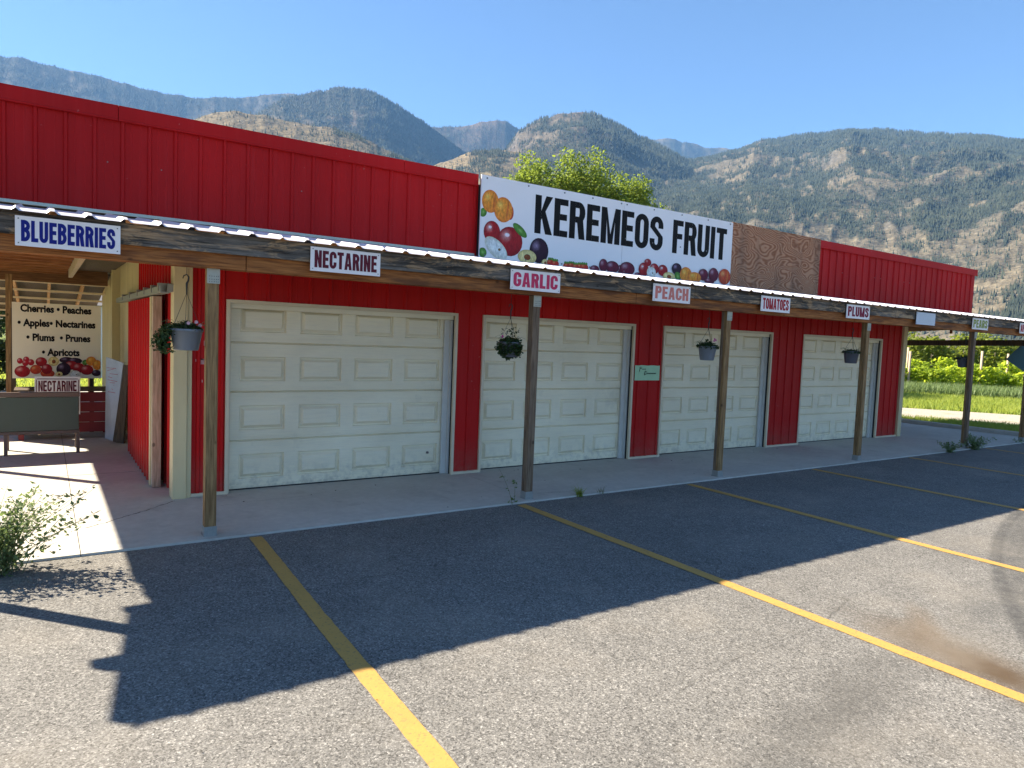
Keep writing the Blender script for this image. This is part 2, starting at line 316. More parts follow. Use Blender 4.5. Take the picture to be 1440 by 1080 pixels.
# ------------------------------------------------------------------ mesh helpers
LOC = {}
def setp(o, label=None, cat=None, group=None, kind=None):
    for k, v in (('label', label), ('category', cat), ('group', group), ('kind', kind)):
        if v: o[k] = v
    return o
def root(name, loc, label, cat, group=None, kind=None):
    o = bpy.data.objects.new(name, None); COL.objects.link(o); o.location = loc
    o.empty_display_size = 0.2
    LOC[o.name] = Vector(loc)
    return setp(o, label, cat, group, kind)
def link(o, parent=None, world=(0, 0, 0)):
    """world: world location of the object's origin"""
    COL.objects.link(o)
    w = Vector(world); LOC[o.name] = w
    if parent is not None:
        o.parent = parent; o.location = w - LOC[parent.name]
    else: o.location = w
    return o
def inst(name, me, parent, world):
    return link(bpy.data.objects.new(name, me), parent, world)
class MB:
    def __init__(s): s.v = []; s.f = []; s.m = []; s.sm = []; s.mi = 0; s.smooth = False; s.c = []
    def face(s, pts, col=None):
        n = len(s.v); s.v += [tuple(p) for p in pts]; s.f.append(tuple(range(n, n + len(pts)))); s.m.append(s.mi); s.sm.append(s.smooth)
    def box(s, a, b):
        x0, y0, z0 = a; x1, y1, z1 = b
        n = len(s.v)
        s.v += [(x0, y0, z0), (x1, y0, z0), (x1, y1, z0), (x0, y1, z0), (x0, y0, z1), (x1, y0, z1), (x1, y1, z1), (x0, y1, z1)]
        for f in ((0, 3, 2, 1), (4, 5, 6, 7), (0, 1, 5, 4), (1, 2, 6, 5), (2, 3, 7, 6), (3, 0, 4, 7)):
            s.f.append(tuple(n + i for i in f)); s.m.append(s.mi); s.sm.append(False)
        return s
    def hexa(s, lo, hi):
        n = len(s.v); s.v += [tuple(p) for p in lo] + [tuple(p) for p in hi]
        for f in ((0, 3, 2, 1), (4, 5, 6, 7), (0, 1, 5, 4), (1, 2, 6, 5), (2, 3, 7, 6), (3, 0, 4, 7)):
            s.f.append(tuple(n + i for i in f)); s.m.append(s.mi); s.sm.append(False)
        return s
    def tube(s, pts, r, k=6, caps=True):
        pts = [Vector(p) for p in pts]
        if not isinstance(r, (list, tuple)): r = [r] * len(pts)
        n0 = len(s.v); up = Vector((0.13, 0.31, 1)).normalized()
        for i, p in enumerate(pts):
            d = (pts[min(i + 1, len(pts) - 1)] - pts[max(i - 1, 0)])
            if d.length < 1e-9: d = Vector((0, 0, 1))
            d.normalize()
            a = d.cross(up)
            if a.length < 1e-3: a = d.cross(Vector((1, 0, 0)))
            a.normalize(); b = d.cross(a)
            for j in range(k):
                t = 2 * math.pi * j / k
                s.v.append(tuple(p + (a * math.cos(t) + b * math.sin(t)) * r[i]))
        for i in range(len(pts) - 1):
            for j in range(k):
                s.f.append((n0 + i * k + j, n0 + i * k + (j + 1) % k, n0 + (i + 1) * k + (j + 1) % k, n0 + (i + 1) * k + j)); s.m.append(s.mi); s.sm.append(True)
        if caps:
            s.f.append(tuple(n0 + j for j in range(k - 1, -1, -1))); s.m.append(s.mi); s.sm.append(False)
            e = n0 + (len(pts) - 1) * k
            s.f.append(tuple(e + j for j in range(k))); s.m.append(s.mi); s.sm.append(False)
        return s
    def lathe(s, prof, c, k=24):
        n0 = len(s.v)
        for r, z in prof:
            for j in range(k):
                t = 2 * math.pi * j / k; s.v.append((c[0] + r * math.cos(t), c[1] + r * math.sin(t), c[2] + z))
        for i in range(len(prof) - 1):
            for j in range(k):
                s.f.append((n0 + i * k + j, n0 + i * k + (j + 1) % k, n0 + (i + 1) * k + (j + 1) % k, n0 + (i + 1) * k + j)); s.m.append(s.mi); s.sm.append(True)
        return s
    def mesh(s, name, mats, org=(0, 0, 0)):
        me = bpy.data.meshes.new(name); o = Vector(org)
        me.from_pydata([(p[0] - o.x, p[1] - o.y, p[2] - o.z) for p in s.v], [], s.f)
        for m in (mats if isinstance(mats, (list, tuple)) else [mats]): me.materials.append(M[m] if isinstance(m, str) else m)
        me.polygons.foreach_set('material_index', s.m); me.polygons.foreach_set('use_smooth', s.sm); me.update()
        return me
    def build(s, name, mats, parent=None, org=None, bevel=0):
        if org is None: org = LOC[parent.name] if parent is not None else (0, 0, 0)
        o = inst(name, s.mesh(name, mats, org), parent, org)
        if bevel:
            bv = o.modifiers.new('bevel', 'BEVEL'); bv.width = bevel; bv.segments = 1; bv.limit_method = 'ANGLE'
        return o
def box(name, a, b, mat, parent=None, bevel=0, org=None):
    return MB().box(a, b).build(name, mat, parent, org, bevel)
def leaves(mb, pts, size, rng, droop=0.3, aspect=0.6, bent=True):
    for p in pts:
        a = rng.uniform(0, 2 * math.pi); t = rng.uniform(-0.9, 0.9); sz = size * rng.uniform(0.6, 1.3)
        d = Vector((math.cos(a) * math.cos(t), math.sin(a) * math.cos(t), math.sin(t) - droop)).normalized()
        w = d.cross(Vector((rng.gauss(0, 0.6), rng.gauss(0, 0.6), 1))).normalized() * sz * aspect * 0.5
        p = Vector(p); n = w.cross(d).normalized() * sz * 0.12
        mb.face((p, p + d * sz * 0.5 + w - n, p + d * sz, p + d * sz * 0.5 - w - n))

# ------------------------------------------------------------------ the ground
def sheet(name, pts, z, mat, kind='structure', parent=None):
    m = MB(); m.face([(x, y, z) for x, y in pts]); o = m.build(name, mat, parent)
    if parent is None: setp(o, kind=kind)
    return o
g = MB()
for (x0, x1) in ((-10500, -200), (-200, 200), (200, 10500)):
    for (y0, y1) in ((-10500, -200), (-200, 200), (200, 10500)):
        g.face([(x0, y0, -0.06), (x1, y0, -0.06), (x1, y1, -0.06), (x0, y1, -0.06)])
setp(g.build('ground', 'grassground'), kind='structure')
setp(sheet('asphalt_lot', [(-40, -40), (70, -40), (70, 6.12), (-40, 6.12)], 0.0, 'asphalt'), kind='structure')
LX = [(-1.30, -1.42), (1.50, 1.37), (4.28, 4.28), (6.90, 6.86), (9.62, 9.62), (12.44, 12.46), (15.36, 15.36), (18.2, 18.2)]
for x1, x0 in LX:
    e = (x1 - x0) / 3.6
    pts = [(x1 - 0.06, 6.07), (x1 - 0.06 - e * 5.6, 0.47), (x1 + 0.06 - e * 5.6, 0.47), (x1 + 0.06, 6.07)]
    m = MB(); rl = random.Random(int(x1 * 100)); NL = 90; Lf, Rt = [], []
    for k in range(NL + 1):
        t = k / NL; jw = .006 * math.sin(t * 9 + x1); yy_ = 6.07 - 5.6 * t
        Lf.append((x1 - e * 5.6 * t - 0.053 + jw + rl.gauss(0, .0016), yy_)); Rt.append((x1 - e * 5.6 * t + 0.053 + jw + rl.gauss(0, .0016), yy_))
    for k in range(NL): m.face([(*Lf[k], .004), (*Lf[k + 1], .004), (*Rt[k + 1], .004), (*Rt[k], .004)])
    setp(m.build('parking_line', 'yellow'), kind='structure')
# concrete slab in pours with open joints
slab = root('concrete_walkway', (0, 6.12, 0), None, None, kind='structure')
SEAM = [-3.2, 0.235, 4.5, 9.2, 13.9, 18.46]
base = MB(); base.box((-3.2, 6.125, -0.1), (18.46, 22.0, 0.004)); base.build('joint_bed', 'crack', slab)
for i in range(len(SEAM) - 1):
    a, b = SEAM[i] + (0.003 if i else 0), SEAM[i + 1] - 0.003
    rows = [(6.12, 9.36), (9.372, 12.6), (12.612, 22.0)] if i < 2 else [(6.12, 22.0)]
    for y0, y1 in rows:
        m = MB()
        w = 0.006 if y0 < 7 else 0
        m.hexa([(a, y0, -0.05), (b, y0, -0.05), (b, y1, -0.05), (a, y1, -0.05)], [(a, y0 + w, 0.018), (b, y0 + w, 0.018), (b, y1, 0.018), (a, y1, 0.018)])
        m.build('slab', 'concrete', slab)
def crack(pts, w, z=0.0195, nm='slab_crack'):
    m = MB(); rng = random.Random(len(pts) * 7 + int(pts[0][0] * 100)); P = []
    for i in range(len(pts) - 1):
        for k in range(8):
            t = k / 8; P.append((pts[i][0] * (1 - t) + pts[i + 1][0] * t + rng.gauss(0, .008), pts[i][1] * (1 - t) + pts[i + 1][1] * t + rng.gauss(0, .008)))
    P.append(pts[-1])
    for i in range(len(P) - 1):
        dx, dy = P[i + 1][0] - P[i][0], P[i + 1][1] - P[i][1]; L = math.hypot(dx, dy) or 1
        w0 = w * rng.uniform(.3, 1.2); nx, ny = -dy / L * w0, dx / L * w0
        m.face([(P[i][0] - nx, P[i][1] - ny, z), (P[i + 1][0] - nx, P[i + 1][1] - ny, z), (P[i + 1][0] + nx, P[i + 1][1] + ny, z), (P[i][0] + nx, P[i][1] + ny, z)])
    o = m.build(nm, 'crack', slab if nm == 'slab_crack' else None)
    if nm != 'slab_crack': o['kind'] = 'structure'
crack([(0.30, 6.9), (0.58, 7.13), (0.88, 7.40), (1.1, 7.62)], 0.006)
crack([(-1.6, 9.25), (-0.4, 9.42), (0.2, 9.33), (1.0, 9.36)], 0.003, 0.0198)
crack([(4.6, 6.42), (4.9, 6.36), (5.3, 6.33)], 0.003)
crack([(1.3, 7.2), (1.7, 7.28), (2.3, 7.3)], 0.0012)
crack([(2.75, 2.38), (3.2, 2.47), (3.69, 2.50), (4.18, 2.54), (4.9, 2.70), (5.5, 2.74)], 0.0011, 0.003, 'pavement_crack')
# kerb at the right end, gravel track, weedy strips
kb = MB(); kb.box((18.47, 2.2, -0.05), (18.62, 12.5, 0.11))
setp(kb.build('kerb', 'concrete', bevel=0.015), kind='structure')
D = Vector((0.577, -0.817, 0)); 
def tr(p, t): return (p[0] + D.x * t, p[1] + D.y * t)
setp(sheet('gravel_track', [tr((20.2, 10.5), -60), tr((20.2, 10.5), 60), tr((24.0, 12.2), 60), tr((24.0, 12.2), -60)], -0.02, 'gravel'), kind='structure')

# ------------------------------------------------------------------ building
FY = 7.76
B = root('fruit_stand_building', (8.2, 7.8, 0), 'long low red metal fruit stand building with four cream garage doors and high parapet', 'building')
def siding(name, o, u, n, L, z0, z1, mat, parent, phase=0.0, sp=0.23, rib=0.018):
    """corrugated sheet: origin o, along u, outward n"""
    u = Vector(u); n = Vector(n); o = Vector(o)
    pr = [(0, 0)]; k = math.ceil((phase % sp - sp) / sp)
    x = (-phase) % sp
    while x < L + 0.05:
        for dx, h in ((-0.022, 0), (-0.012, rib), (0.012, rib), (0.022, 0)):
            if 0.0 < x + dx < L: pr.append((x + dx, h))
        # two faint stiffeners in the flat
        for q in (0.33, 0.66):
            xx = x + sp * q
            for dx, h in ((-0.008, 0), (0, 0.0022), (0.008, 0)):
                if 0.0 < xx + dx < L: pr.append((xx + dx, h))
        x += sp
    pr.append((L, 0))
    m = MB()
    for (a, h), (b, g) in zip(pr, pr[1:]):
        p = o + u * a + n * h; q = o + u * b + n * g
        m.face([(p.x, p.y, z0), (q.x, q.y, z0), (q.x, q.y, z1), (p.x, p.y, z1)])
    return m.build(name, mat, parent)
# wall cores
DO = [(1.62, 4.33), (4.76, 7.40), (8.06, 10.74), (11.70, 14.38)]
DH = 2.045
edges = [1.14] + [v for d in DO for v in d] + [15.30]
core = MB()
for i in range(0, len(edges), 2): core.box((edges[i], FY + 0.01, 0.015), (edges[i + 1], FY + 0.20, DH))
core.box((1.14, FY + 0.01, DH), (15.30, FY + 0.20, 2.72))
core.box((1.14, FY + 0.201, 0.015), (1.24, 17.3, 2.9)); core.box((15.20, FY + 0.201, 0.015), (15.30, 17.3, 2.9))
core.box((1.241, 17.2, 0.015), (15.199, 17.3, 2.9))
core.box((1.14, FY + 0.02, 2.90), (15.30, 17.3, 3.0))
core.build('wall', 'conc_core', B)
pc = MB(); pc.box((-1.93, FY + 0.012, 2.721), (18.30, FY + 0.14, 3.72)); pc.build('parapet_wall', 'conc_core', B)
# lower siding: piers and header strips
def run(x0, x1, z0, z1, w=0.92, mat='red'):
    x = x0
    while x < x1 - 0.01:
        e = min(x1, x + w)
        if x1 - e < 0.15: e = x1
        siding('siding_panel', (x, FY, 0), (1, 0, 0), (0, -1, 0), e - x, z0, z1, mat, B, phase=x + 0.05)
        x = e
for i in range(0, len(edges), 2):
    a = max(edges[i], 1.265); b = edges[i + 1] if i < len(edges) - 2 else 15.2
    run(a, b, 0.045, 2.72)
for a, b in DO: run(a, b, DH + 0.03, 2.72)
# parapet siding
run(-1.93, 4.60, 2.82, 3.715); run(11.90, 18.30, 2.79, 3.715)
siding('end_panel', (18.302, FY, 0), (0, 1, 0), (1, 0, 0), 0.15, 2.6, 3.7, 'red', B)
siding('end_panel', (-1.932, FY + 0.15, 0), (0, -1, 0), (-1, 0, 0), 0.15, 2.75, 3.7, 'red', B)
def cap(x0, x1):
    m = MB(); m.box((x0, FY - 0.04, 3.70), (x1, FY + 0.17, 3.835)); m.box((x0, FY - 0.048, 3.69), (x1, FY - 0.028, 3.71)); m.build('parapet_cap', 'red', B, bevel=0.004)
for a, b in ((-1.99, 0.6), (0.603, 3.55), (3.553, 4.575), (11.93, 15.2), (15.203, 18.35)): cap(a, b)
m = MB(); m.hexa([(11.95, FY + 0.18, 3.82), (18.2, FY + 0.18, 3.80), (18.2, FY + 5.5, 3.95), (11.95, FY + 5.5, 4.0)], [(11.95, FY + 0.18, 3.85), (18.2, FY + 0.18, 3.82), (18.2, FY + 5.5, 3.97), (11.95, FY + 5.5, 4.03)]); m.build('roof_sheet', 'roofwhite', B)
m = MB(); m.hexa([(-1.9, FY + 0.18, 3.5), (11.9, FY + 0.18, 3.5), (11.9, 17.2, 3.1), (-1.9, 17.2, 3.1)], [(-1.9, FY + 0.18, 3.53), (11.9, FY + 0.18, 3.53), (11.9, 17.2, 3.13), (-1.9, 17.2, 3.13)]); m.build('roof_sheet', 'roofwhite', B)
m = MB(); m.box((-1.93, FY - 0.022, 2.815), (4.56, FY - 0.003, 2.845)); m.box((-1.93, FY - 0.03, 2.815), (4.56, FY - 0.0225, 2.821)); m.build('flashing', 'flash', B)
m = MB(); m.box((11.92, FY - 0.03, 2.745), (18.3, FY - 0.003, 2.79)); m.build('flashing', 'red', B)
# screws on the parapet sheets
m = MB(); rs = random.Random(3)
for x0, x1 in ((-1.9, 4.55), (12.0, 18.2)):
    x = x0
    while x < x1:
        for z in (2.875, 3.30):
            if rs.random() < 0.12: m.box((x + .115 - .005, FY - 0.008, z - .005), (x + .115 + .005, FY - 0.0005, z + .005))
        x += 0.23
o = m.build('siding_screws', 'galv', B); o['kind'] = 'stuff'
# corner trims
m = MB(); m.box((1.085, FY - 0.07, 0.015), (1.215, FY + 0.13, 2.72)); m.build('corner_trim', 'cream', B, bevel=0.004)
m = MB(); m.box((1.218, FY - 0.045, 0.015), (1.262, FY - 0.002, 2.72)); m.build('corner_trim', 'cream', B, bevel=0.003)
m = MB(); m.box((15.203, FY - 0.05, 0.015), (15.345, FY + 0.14, 2.72)); m.build('corner_trim', 'cream', B, bevel=0.004)
# base trims under the piers
for i in range(0, len(edges), 2):
    a = max(edges[i], 1.265); b = edges[i + 1] if i < len(edges) - 2 else 15.2
    m = MB(); m.box((a, FY - 0.03, 0.016), (b, FY - 0.001, 0.05)); m.build('base_trim', 'trimcream', B)
# tape residue on the first pier
m = MB(); rs = random.Random(5)
for z in (1.60, 1.41, 1.20):
    for k in range(7):
        x = 1.30 + rs.uniform(0, .17); m.box((x, FY - 0.0016, z + rs.uniform(-.03, .03)), (x + rs.uniform(.01, .05), FY - 0.0006, z + rs.uniform(0.032, .042)))
m.build('tape_residue', 'tape', B)
# garage doors
PW, PH, SP = 0.49, 0.27, 0.645
SH = 0.535
def section_mesh(W, top=False):
    m = MB(); off = (W - 3 * SP - PW) / 2
    xs = [0]; 
    for k in range(4): xs += [off + k * SP, off + k * SP + PW]
    xs.append(W); z = [0.012, 0.115, 0.385, SH - 0.012]
    for i in range(len(xs) - 1):
        for j in range(3):
            if i % 2 == 1 and j == 1: continue
            m.face([(xs[i], 0, z[j]), (xs[i + 1], 0, z[j]), (xs[i + 1], 0, z[j + 1]), (xs[i], 0, z[j + 1])])
    # lips at the section joints
    m.face([(0, 0.024, 0), (W, 0.024, 0), (W, 0, 0.012), (0, 0, 0.012)]); m.face([(0, 0, SH - 0.012), (W, 0, SH - 0.012), (W, 0.024, SH), (0, 0.024, SH)])
    m.box((0, -0.008, 0.034), (W, -0.0005, 0.046)); m.box((0, -0.006, SH - 0.042), (W, -0.0005, SH - 0.034))
    return m.mesh('door_section', 'door')
def raised_mesh():
    m = MB(); r = [(0, 0.0), (0.010, 0.026), (0.020, 0.026), (0.052, -0.006)]
    R = [[(i, y, i), (PW - i, y, i), (PW - i, y, PH - i), (i, y, PH - i)] for i, y in r]
    for a, b in zip(R, R[1:]):
        for k in range(4): m.face([a[k], a[(k + 1) % 4], b[(k + 1) % 4], b[k]])
    m.face(R[-1]); return m.mesh('raised_panel', 'door')
RP = raised_mesh()
dlabels = []
for di, (a, b) in enumerate(DO):
    W = b - a - 0.0; dy = FY + 0.12
    d = inst('garage_door', MB().box((0.002, 0.03, 0.03), (W - 0.002, 0.05, DH)).mesh('door_backing', 'door'), B, (a, dy, 0))
    sm = section_mesh(W - 0.004)
    off = (W - 0.004 - 3 * SP - PW) / 2
    for s in range(4):
        z = 0.022 + s * SH if s else 0.022
        if s == 3:   # top section is cut by the head of the opening
            pass
        inst('door_section', sm, d, (a + 0.002, dy, z))
        for k in range(4):
            inst('raised_panel', RP, d, (a + 0.002 + off + k * SP, dy, z + 0.115))
    m = MB(); m.box((0, 0.004, 0.018), (W, 0.028, 0.034)); inst('bottom_seal', m.mesh('bottom_seal', 'black'), d, (a, dy, 0))
    # stops and reveal
    m = MB(); m.box((b - 0.10, FY + 0.085, 0.02), (b - 0.03, FY + 0.112, DH - 0.06)); m.box((b - 0.03, FY + 0.045, 0.02), (b - 0.0065, FY + 0.112, DH - 0.06)); m.build('door_stop', 'vinyl', B)
    m = MB(); m.box((b - 0.006, FY + 0.005, 0.02), (b + 0.0085, FY + 0.119, DH - .001)); m.build('door_jamb', 'black', B)
    m = MB(); m.box((a + 0.001, FY + 0.02, 0.02), (a + 0.028, FY + 0.118, DH - 0.03)); m.build('door_jamb', 'trimcream', B)
    m = MB(); m.box((a + 0.001, FY + 0.03, DH - 0.055), (b - 0.008, FY + 0.118, DH - 0.002)); m.build('door_head', 'door', B)
    m = MB(); m.box((a - 0.028, FY - 0.028, 0.016), (a + 0.008, FY + 0.008, DH + 0.03)); m.build('door_trim', 'trimcream', B)
    m = MB(); m.box((b - 0.008, FY - 0.028, 0.016), (b + 0.028, FY + 0.008, DH + 0.03)); m.build('door_trim', 'trimcream', B)
    m = MB(); m.box((a + 0.009, FY - 0.028, DH - 0.004), (b - 0.009, FY + 0.009, DH + 0.032)); m.build('door_trim', 'trimcream', B)
m = MB(); m.tube([(4.04, FY + 0.10, 0.30), (4.06, FY + 0.10, 0.30)], 0.014, 10); m.tube([(4.05, FY + 0.119, 0.30), (4.05, FY + 0.106, 0.30)], 0.016, 10); m.build('lock', 'screw', B)
# side wall to the breezeway
def srun(y0, y1, z0, z1, mat, x=1.13, w=0.92):
    y = y0
    while y < y1 - 0.01:
        e = min(y1, y + w)
        if y1 - e < 0.15: e = y1
        siding('siding_panel', (x, e, 0), (0, -1, 0), (-1, 0, 0), e - y, z0, z1, mat, B, phase=-e)
        y = e
srun(7.895, 11.2, 0.02, 2.88, 'red'); srun(11.2, 14.0, 0.02, 2.88, 'cream')
m = MB(); m.box((1.0, 14.01, 0.02), (1.14, 14.10, 2.88)); m.build('corner_trim', 'cream', B)
srun(14.11, 17.3, 0.02, 2.88, 'cream', x=1.07)
# sliding door on its rail
sd = inst('sliding_door', MB().box((0.0, 0, 0), (0.03, 2.33, 2.05)).mesh('sliding_door', 'conc_core'), B, (0.985, 8.52, 0.025))
for y in (8.52, 9.3, 10.08):
    e = min(y + .78, 10.85); siding('siding_panel', (0.983, e, 0), (0, -1, 0), (-1, 0, 0), e - y, 0.03, 2.08, 'red', sd, phase=-e)
MB().box((0.965, 8.44, 0.025), (1.02, 8.519, 2.085)).build('edge_board', 'cream', sd); MB().box((0.975, 8.33, 0.025), (1.06, 8.438, 2.085)).build('edge_board', 'edge', sd)
m = MB(); m.box((0.965, 7.72, 2.10), (1.05, 12.7, 2.115)); m.box((0.965, 7.72, 2.116), (0.98, 12.7, 2.17)); m.box((1.03, 7.72, 2.116), (1.10, 12.7, 2.19)); m.build('door_rail', 'rail', B)
for y in (7.8, 8.35, 9.0, 9.7, 10.6, 11.6): MB().box((0.955, y, 2.12), (1.12, y + 0.05, 2.20)).build('rail_bracket', 'rail', B)

# breezeway roof on the left (ceiling joists, header, lower roof behind)
W = root('breezeway_roof', (-0.4, 11.5, 2.4), 'timber roof over the open breezeway left of the building', 'roof')
MB().box((-1.965, 7.90, 2.745), (1.06, 15.3, 2.775)).build('roof_deck', 'deck', W)
jm = MB().box((0, 0, 0), (2.06, 0.04, 0.14)).mesh('joist', 'joist')
y = 8.1
while y < 15.0: inst('joist', jm, W, (-1.71, y, 2.602)); y += 0.61
for x in (0.385,): MB().box((x, 8.0, 2.56), (x + 0.06, 14.9, 2.70)).build('trimmer', 'edge', W)
MB().box((0.46, 8.0, 2.70), (1.05, 14.9, 2.72)).build('ceiling_panel', 'darkwood', W)
MB().box((-1.71, 14.95, 2.455), (1.0, 15.05, 2.742)).build('header', 'deck', W)
MB().box((-1.77, 7.95, 2.50), (-1.72, 15.2, 2.744)).build('edge_beam', 'beam', W)
# lower back roof
m = MB(); m.hexa([(-3.0, 15.06, 2.66), (1.05, 15.06, 2.66), (1.05, 20.5, 1.98), (-3.0, 20.5, 1.98)], [(-3.0, 15.06, 2.68), (1.05, 15.06, 2.68), (1.05, 20.5, 2.0), (-3.0, 20.5, 2.0)]); m.build('roof_deck', 'darkwood', W)
for k in range(8):
    x = -2.57 + k * 0.53
    if x > 1.0: break
    z0, z1 = 2.55, 2.55 - 0.125 * 5.3
    MB().hexa([(x, 15.08, z0 - .06), (x + .045, 15.08, z0 - .06), (x + .045, 20.4, z1 - .06), (x, 20.4, z1 - .06)], [(x, 15.08, z0 + .05), (x + .045, 15.08, z0 + .05), (x + .045, 20.4, z1 + .05), (x, 20.4, z1 + .05)]).build('rafter', 'orangewood', W)
for k in range(6):
    yy = 15.15 + k * 0.98; z = 2.49 - 0.125 * (yy - 15)
    MB().box((-3.0, yy, z - .025), (1.04, yy + .09, z + 0.012)).build('purlin', 'palewood', W)
# posts carrying the back and left side
for x, y, t in ((-0.42, 13.06, 2.455), (-1.745, 11.4, 2.50), (-1.745, 14.9, 2.50), (-2.9, 20.3, 1.9), (0.98, 20.3, 1.9)):
    MB().box((x - .045, y - .045, 0.018), (x + .045, y + .045, t)).build('post', 'post', W, bevel=0.004)

# ------------------------------------------------------------------ front canopy
K = root('porch_canopy', (8, 6.3, 0), 'low timber porch canopy with white metal roof sheets running along the front on wooden posts', 'canopy')
x0c, x1c = -2.02, 18.9
xs = [-1.90, 2.0, 6.87, 11.74, 16.6, 18.9]
for a, b in zip(xs, xs[1:]):
    MB().box((a + .002, 6.122, 2.384), (b - .002, 6.16, 2.545)).build('fascia_board', 'fascia', K, bevel=0.003)
xs = [-1.76, 1.42, 5.9, 10.6, 15.2, 18.9]
for a, b in zip(xs, xs[1:]):
    MB().box((a + .003, 6.164, 2.262), (b - .003, 6.204, 2.45)).build('beam', 'beam', K, bevel=0.003)
    MB().box((a + .003, 6.255, 2.262), (b - .003, 6.295, 2.45)).build('beam', 'beam', K, bevel=0.003)
def roofz(y): return 2.562 + 0.140 * (y - 6.08)
def roof_piece(xa, xb):
    m = MB(); pr = [(xa, 0)]; x = math.ceil((xa - 0.06) / .23) * .23 + 0.06
    while x < xb:
        for dx, h in ((-0.035, 0), (-0.014, .02), (0.014, .02), (0.035, 0)):
            if xa < x + dx < xb: pr.append((x + dx, h))
        x += .23
    pr.append((xb, 0))
    ya, yb = 6.045, 7.72
    for (a, h), (b, g) in zip(pr, pr[1:]):
        # slight drip bend at the eave
        m.face([(a, ya, roofz(ya) + h - 0.016), (b, ya, roofz(ya) + g - 0.016), (b, ya + .045, roofz(ya + .045) + g), (a, ya + .045, roofz(ya + .045) + h)])
        m.face([(a, ya + .045, roofz(ya + .045) + h), (b, ya + .045, roofz(ya + .045) + g), (b, yb, roofz(yb) + g), (a, yb, roofz(yb) + h)])
    m.build('roof_sheet', 'roofwhite', K)
x = x0c
while x < x1c - .01:
    e = min(x + 0.92, x1c); roof_piece(x, e); x = e
x = -1.78
while x < 18.8:
    MB().hexa([(x, 6.30, roofz(6.3) - .12), (x + .04, 6.30, roofz(6.3) - .12), (x + .04, 7.70, roofz(7.7) - .12), (x, 7.70, roofz(7.7) - .12)],
              [(x, 6.30, roofz(6.3) - .012), (x + .04, 6.30, roofz(6.3) - .012), (x + .04, 7.70, roofz(7.7) - .012), (x, 7.70, roofz(7.7) - .012)]).build('rafter', 'joisty', K)
    x += 0.61
MB().box((-1.75, 7.70, 2.50), (1.0, 7.745, 2.72)).build('ledger', 'beam', K)
MB().box((15.35, 7.70, 2.50), (18.9, 7.745, 2.72)).build('ledger', 'beam', K)
PX = [(-1.11, 6.25), (1.17, 6.25), (4.47, 6.25), (7.66, 6.25), (11.1, 6.25), (14.86, 6.25), (17.52, 6.25)]
for i, (x, y) in enumerate(PX):
    gr = i in (2, 5)
    p = MB().box((x - .046, y - .046, 0.03), (x + .046, y + .002, 2.262)).build('post', 'post' if not gr else 'postgrey', K, bevel=0.004, org=(x, y, 0))
    MB().box((x - .046, y + .005, 0.03), (x + .046, y + .046, 2.40)).build('post_board', 'postgrey' if i in (2, 3) else 'post', p, bevel=0.004, org=(x, y, 0))
    m = MB(); m.box((x - .05, y - .0505, 0.019), (x + .05, y - .0475, 0.10)); m.box((x - .0505, y - .05, 0.019), (x - .0475, y + .05, 0.10)); m.box((x - .055, y - .055, 0.0185), (x + .055, y + .055, 0.026))
    m.build('post_base', 'galv', p, org=(x, y, 0))
    m = MB(); m.box((x - .05, y - .0545, 2.14), (x + .05, y - .050, 2.36))
    m.mi = 1
    for zz in (2.155, 2.175, 2.20, 2.31, 2.345):
        for xx in (-.03, -.012, .006, .024, .038): m.box((x + xx - .004, y - .0565, zz - .004), (x + xx + .003, y - .0548, zz + .003))
    m.build('post_bracket', ['bracket', 'screw'], p, org=(x, y, 0))
# end beam, rear rafters of the right-hand bay
MB().hexa([(18.58, 6.30, 2.09), (18.68, 6.30, 2.09), (18.68, 12.4, 1.94), (18.58, 12.4, 1.94)], [(18.58, 6.30, 2.225), (18.68, 6.30, 2.225), (18.68, 12.4, 2.075), (18.58, 12.4, 2.075)]).build('end_beam', 'darkwood', K)
MB().box((18.59, 12.3, 0), (18.67, 12.38, 1.95)).build('post', 'postgrey', K)
for k in range(7):
    x = 15.45 + k * 0.42
    if x > 18.0: break
    MB().hexa([(x, 7.8, 2.42), (x + .045, 7.8, 2.42), (x + .045, 12.3, 2.16), (x, 12.3, 2.16)], [(x, 7.8, 2.56), (x + .045, 7.8, 2.56), (x + .045, 12.3, 2.30), (x, 12.3, 2.30)]).build('rafter', 'joisty', K)
MB().hexa([(15.36, 7.8, 2.575), (17.42, 7.8, 2.575), (17.42, 12.4, 2.31), (15.36, 12.4, 2.31)], [(15.36, 7.8, 2.595), (17.42, 7.8, 2.595), (17.42, 12.4, 2.33), (15.36, 12.4, 2.33)]).build('rear_deck', 'deck', K)
MB().box((17.38, 7.76, 2.30), (17.43, 7.80, 2.60)).build('hanger_board', 'beam', K)
MB().hexa([(-2.045, 6.10, 2.49), (-2.0, 6.10, 2.49), (-2.0, 7.72, 2.715), (-2.045, 7.72, 2.715)], [(-2.045, 6.10, 2.56), (-2.0, 6.10, 2.56), (-2.0, 7.72, 2.785), (-2.045, 7.72, 2.785)]).build('shadow_rake_board', 'beam', K)  # added out of view to move the canopy's left shadow edge outward
MB().box((-2.03, 7.60, 2.66), (-1.5, 7.695, 2.70)).build('shadow_filler_board', 'beam', K)  # unseen filler, added to close a lit notch in the ground shadow
MB().box((-2.0, 6.60, 2.40), (-1.6, 6.71, 2.49)).build('outrigger', 'beam', K)

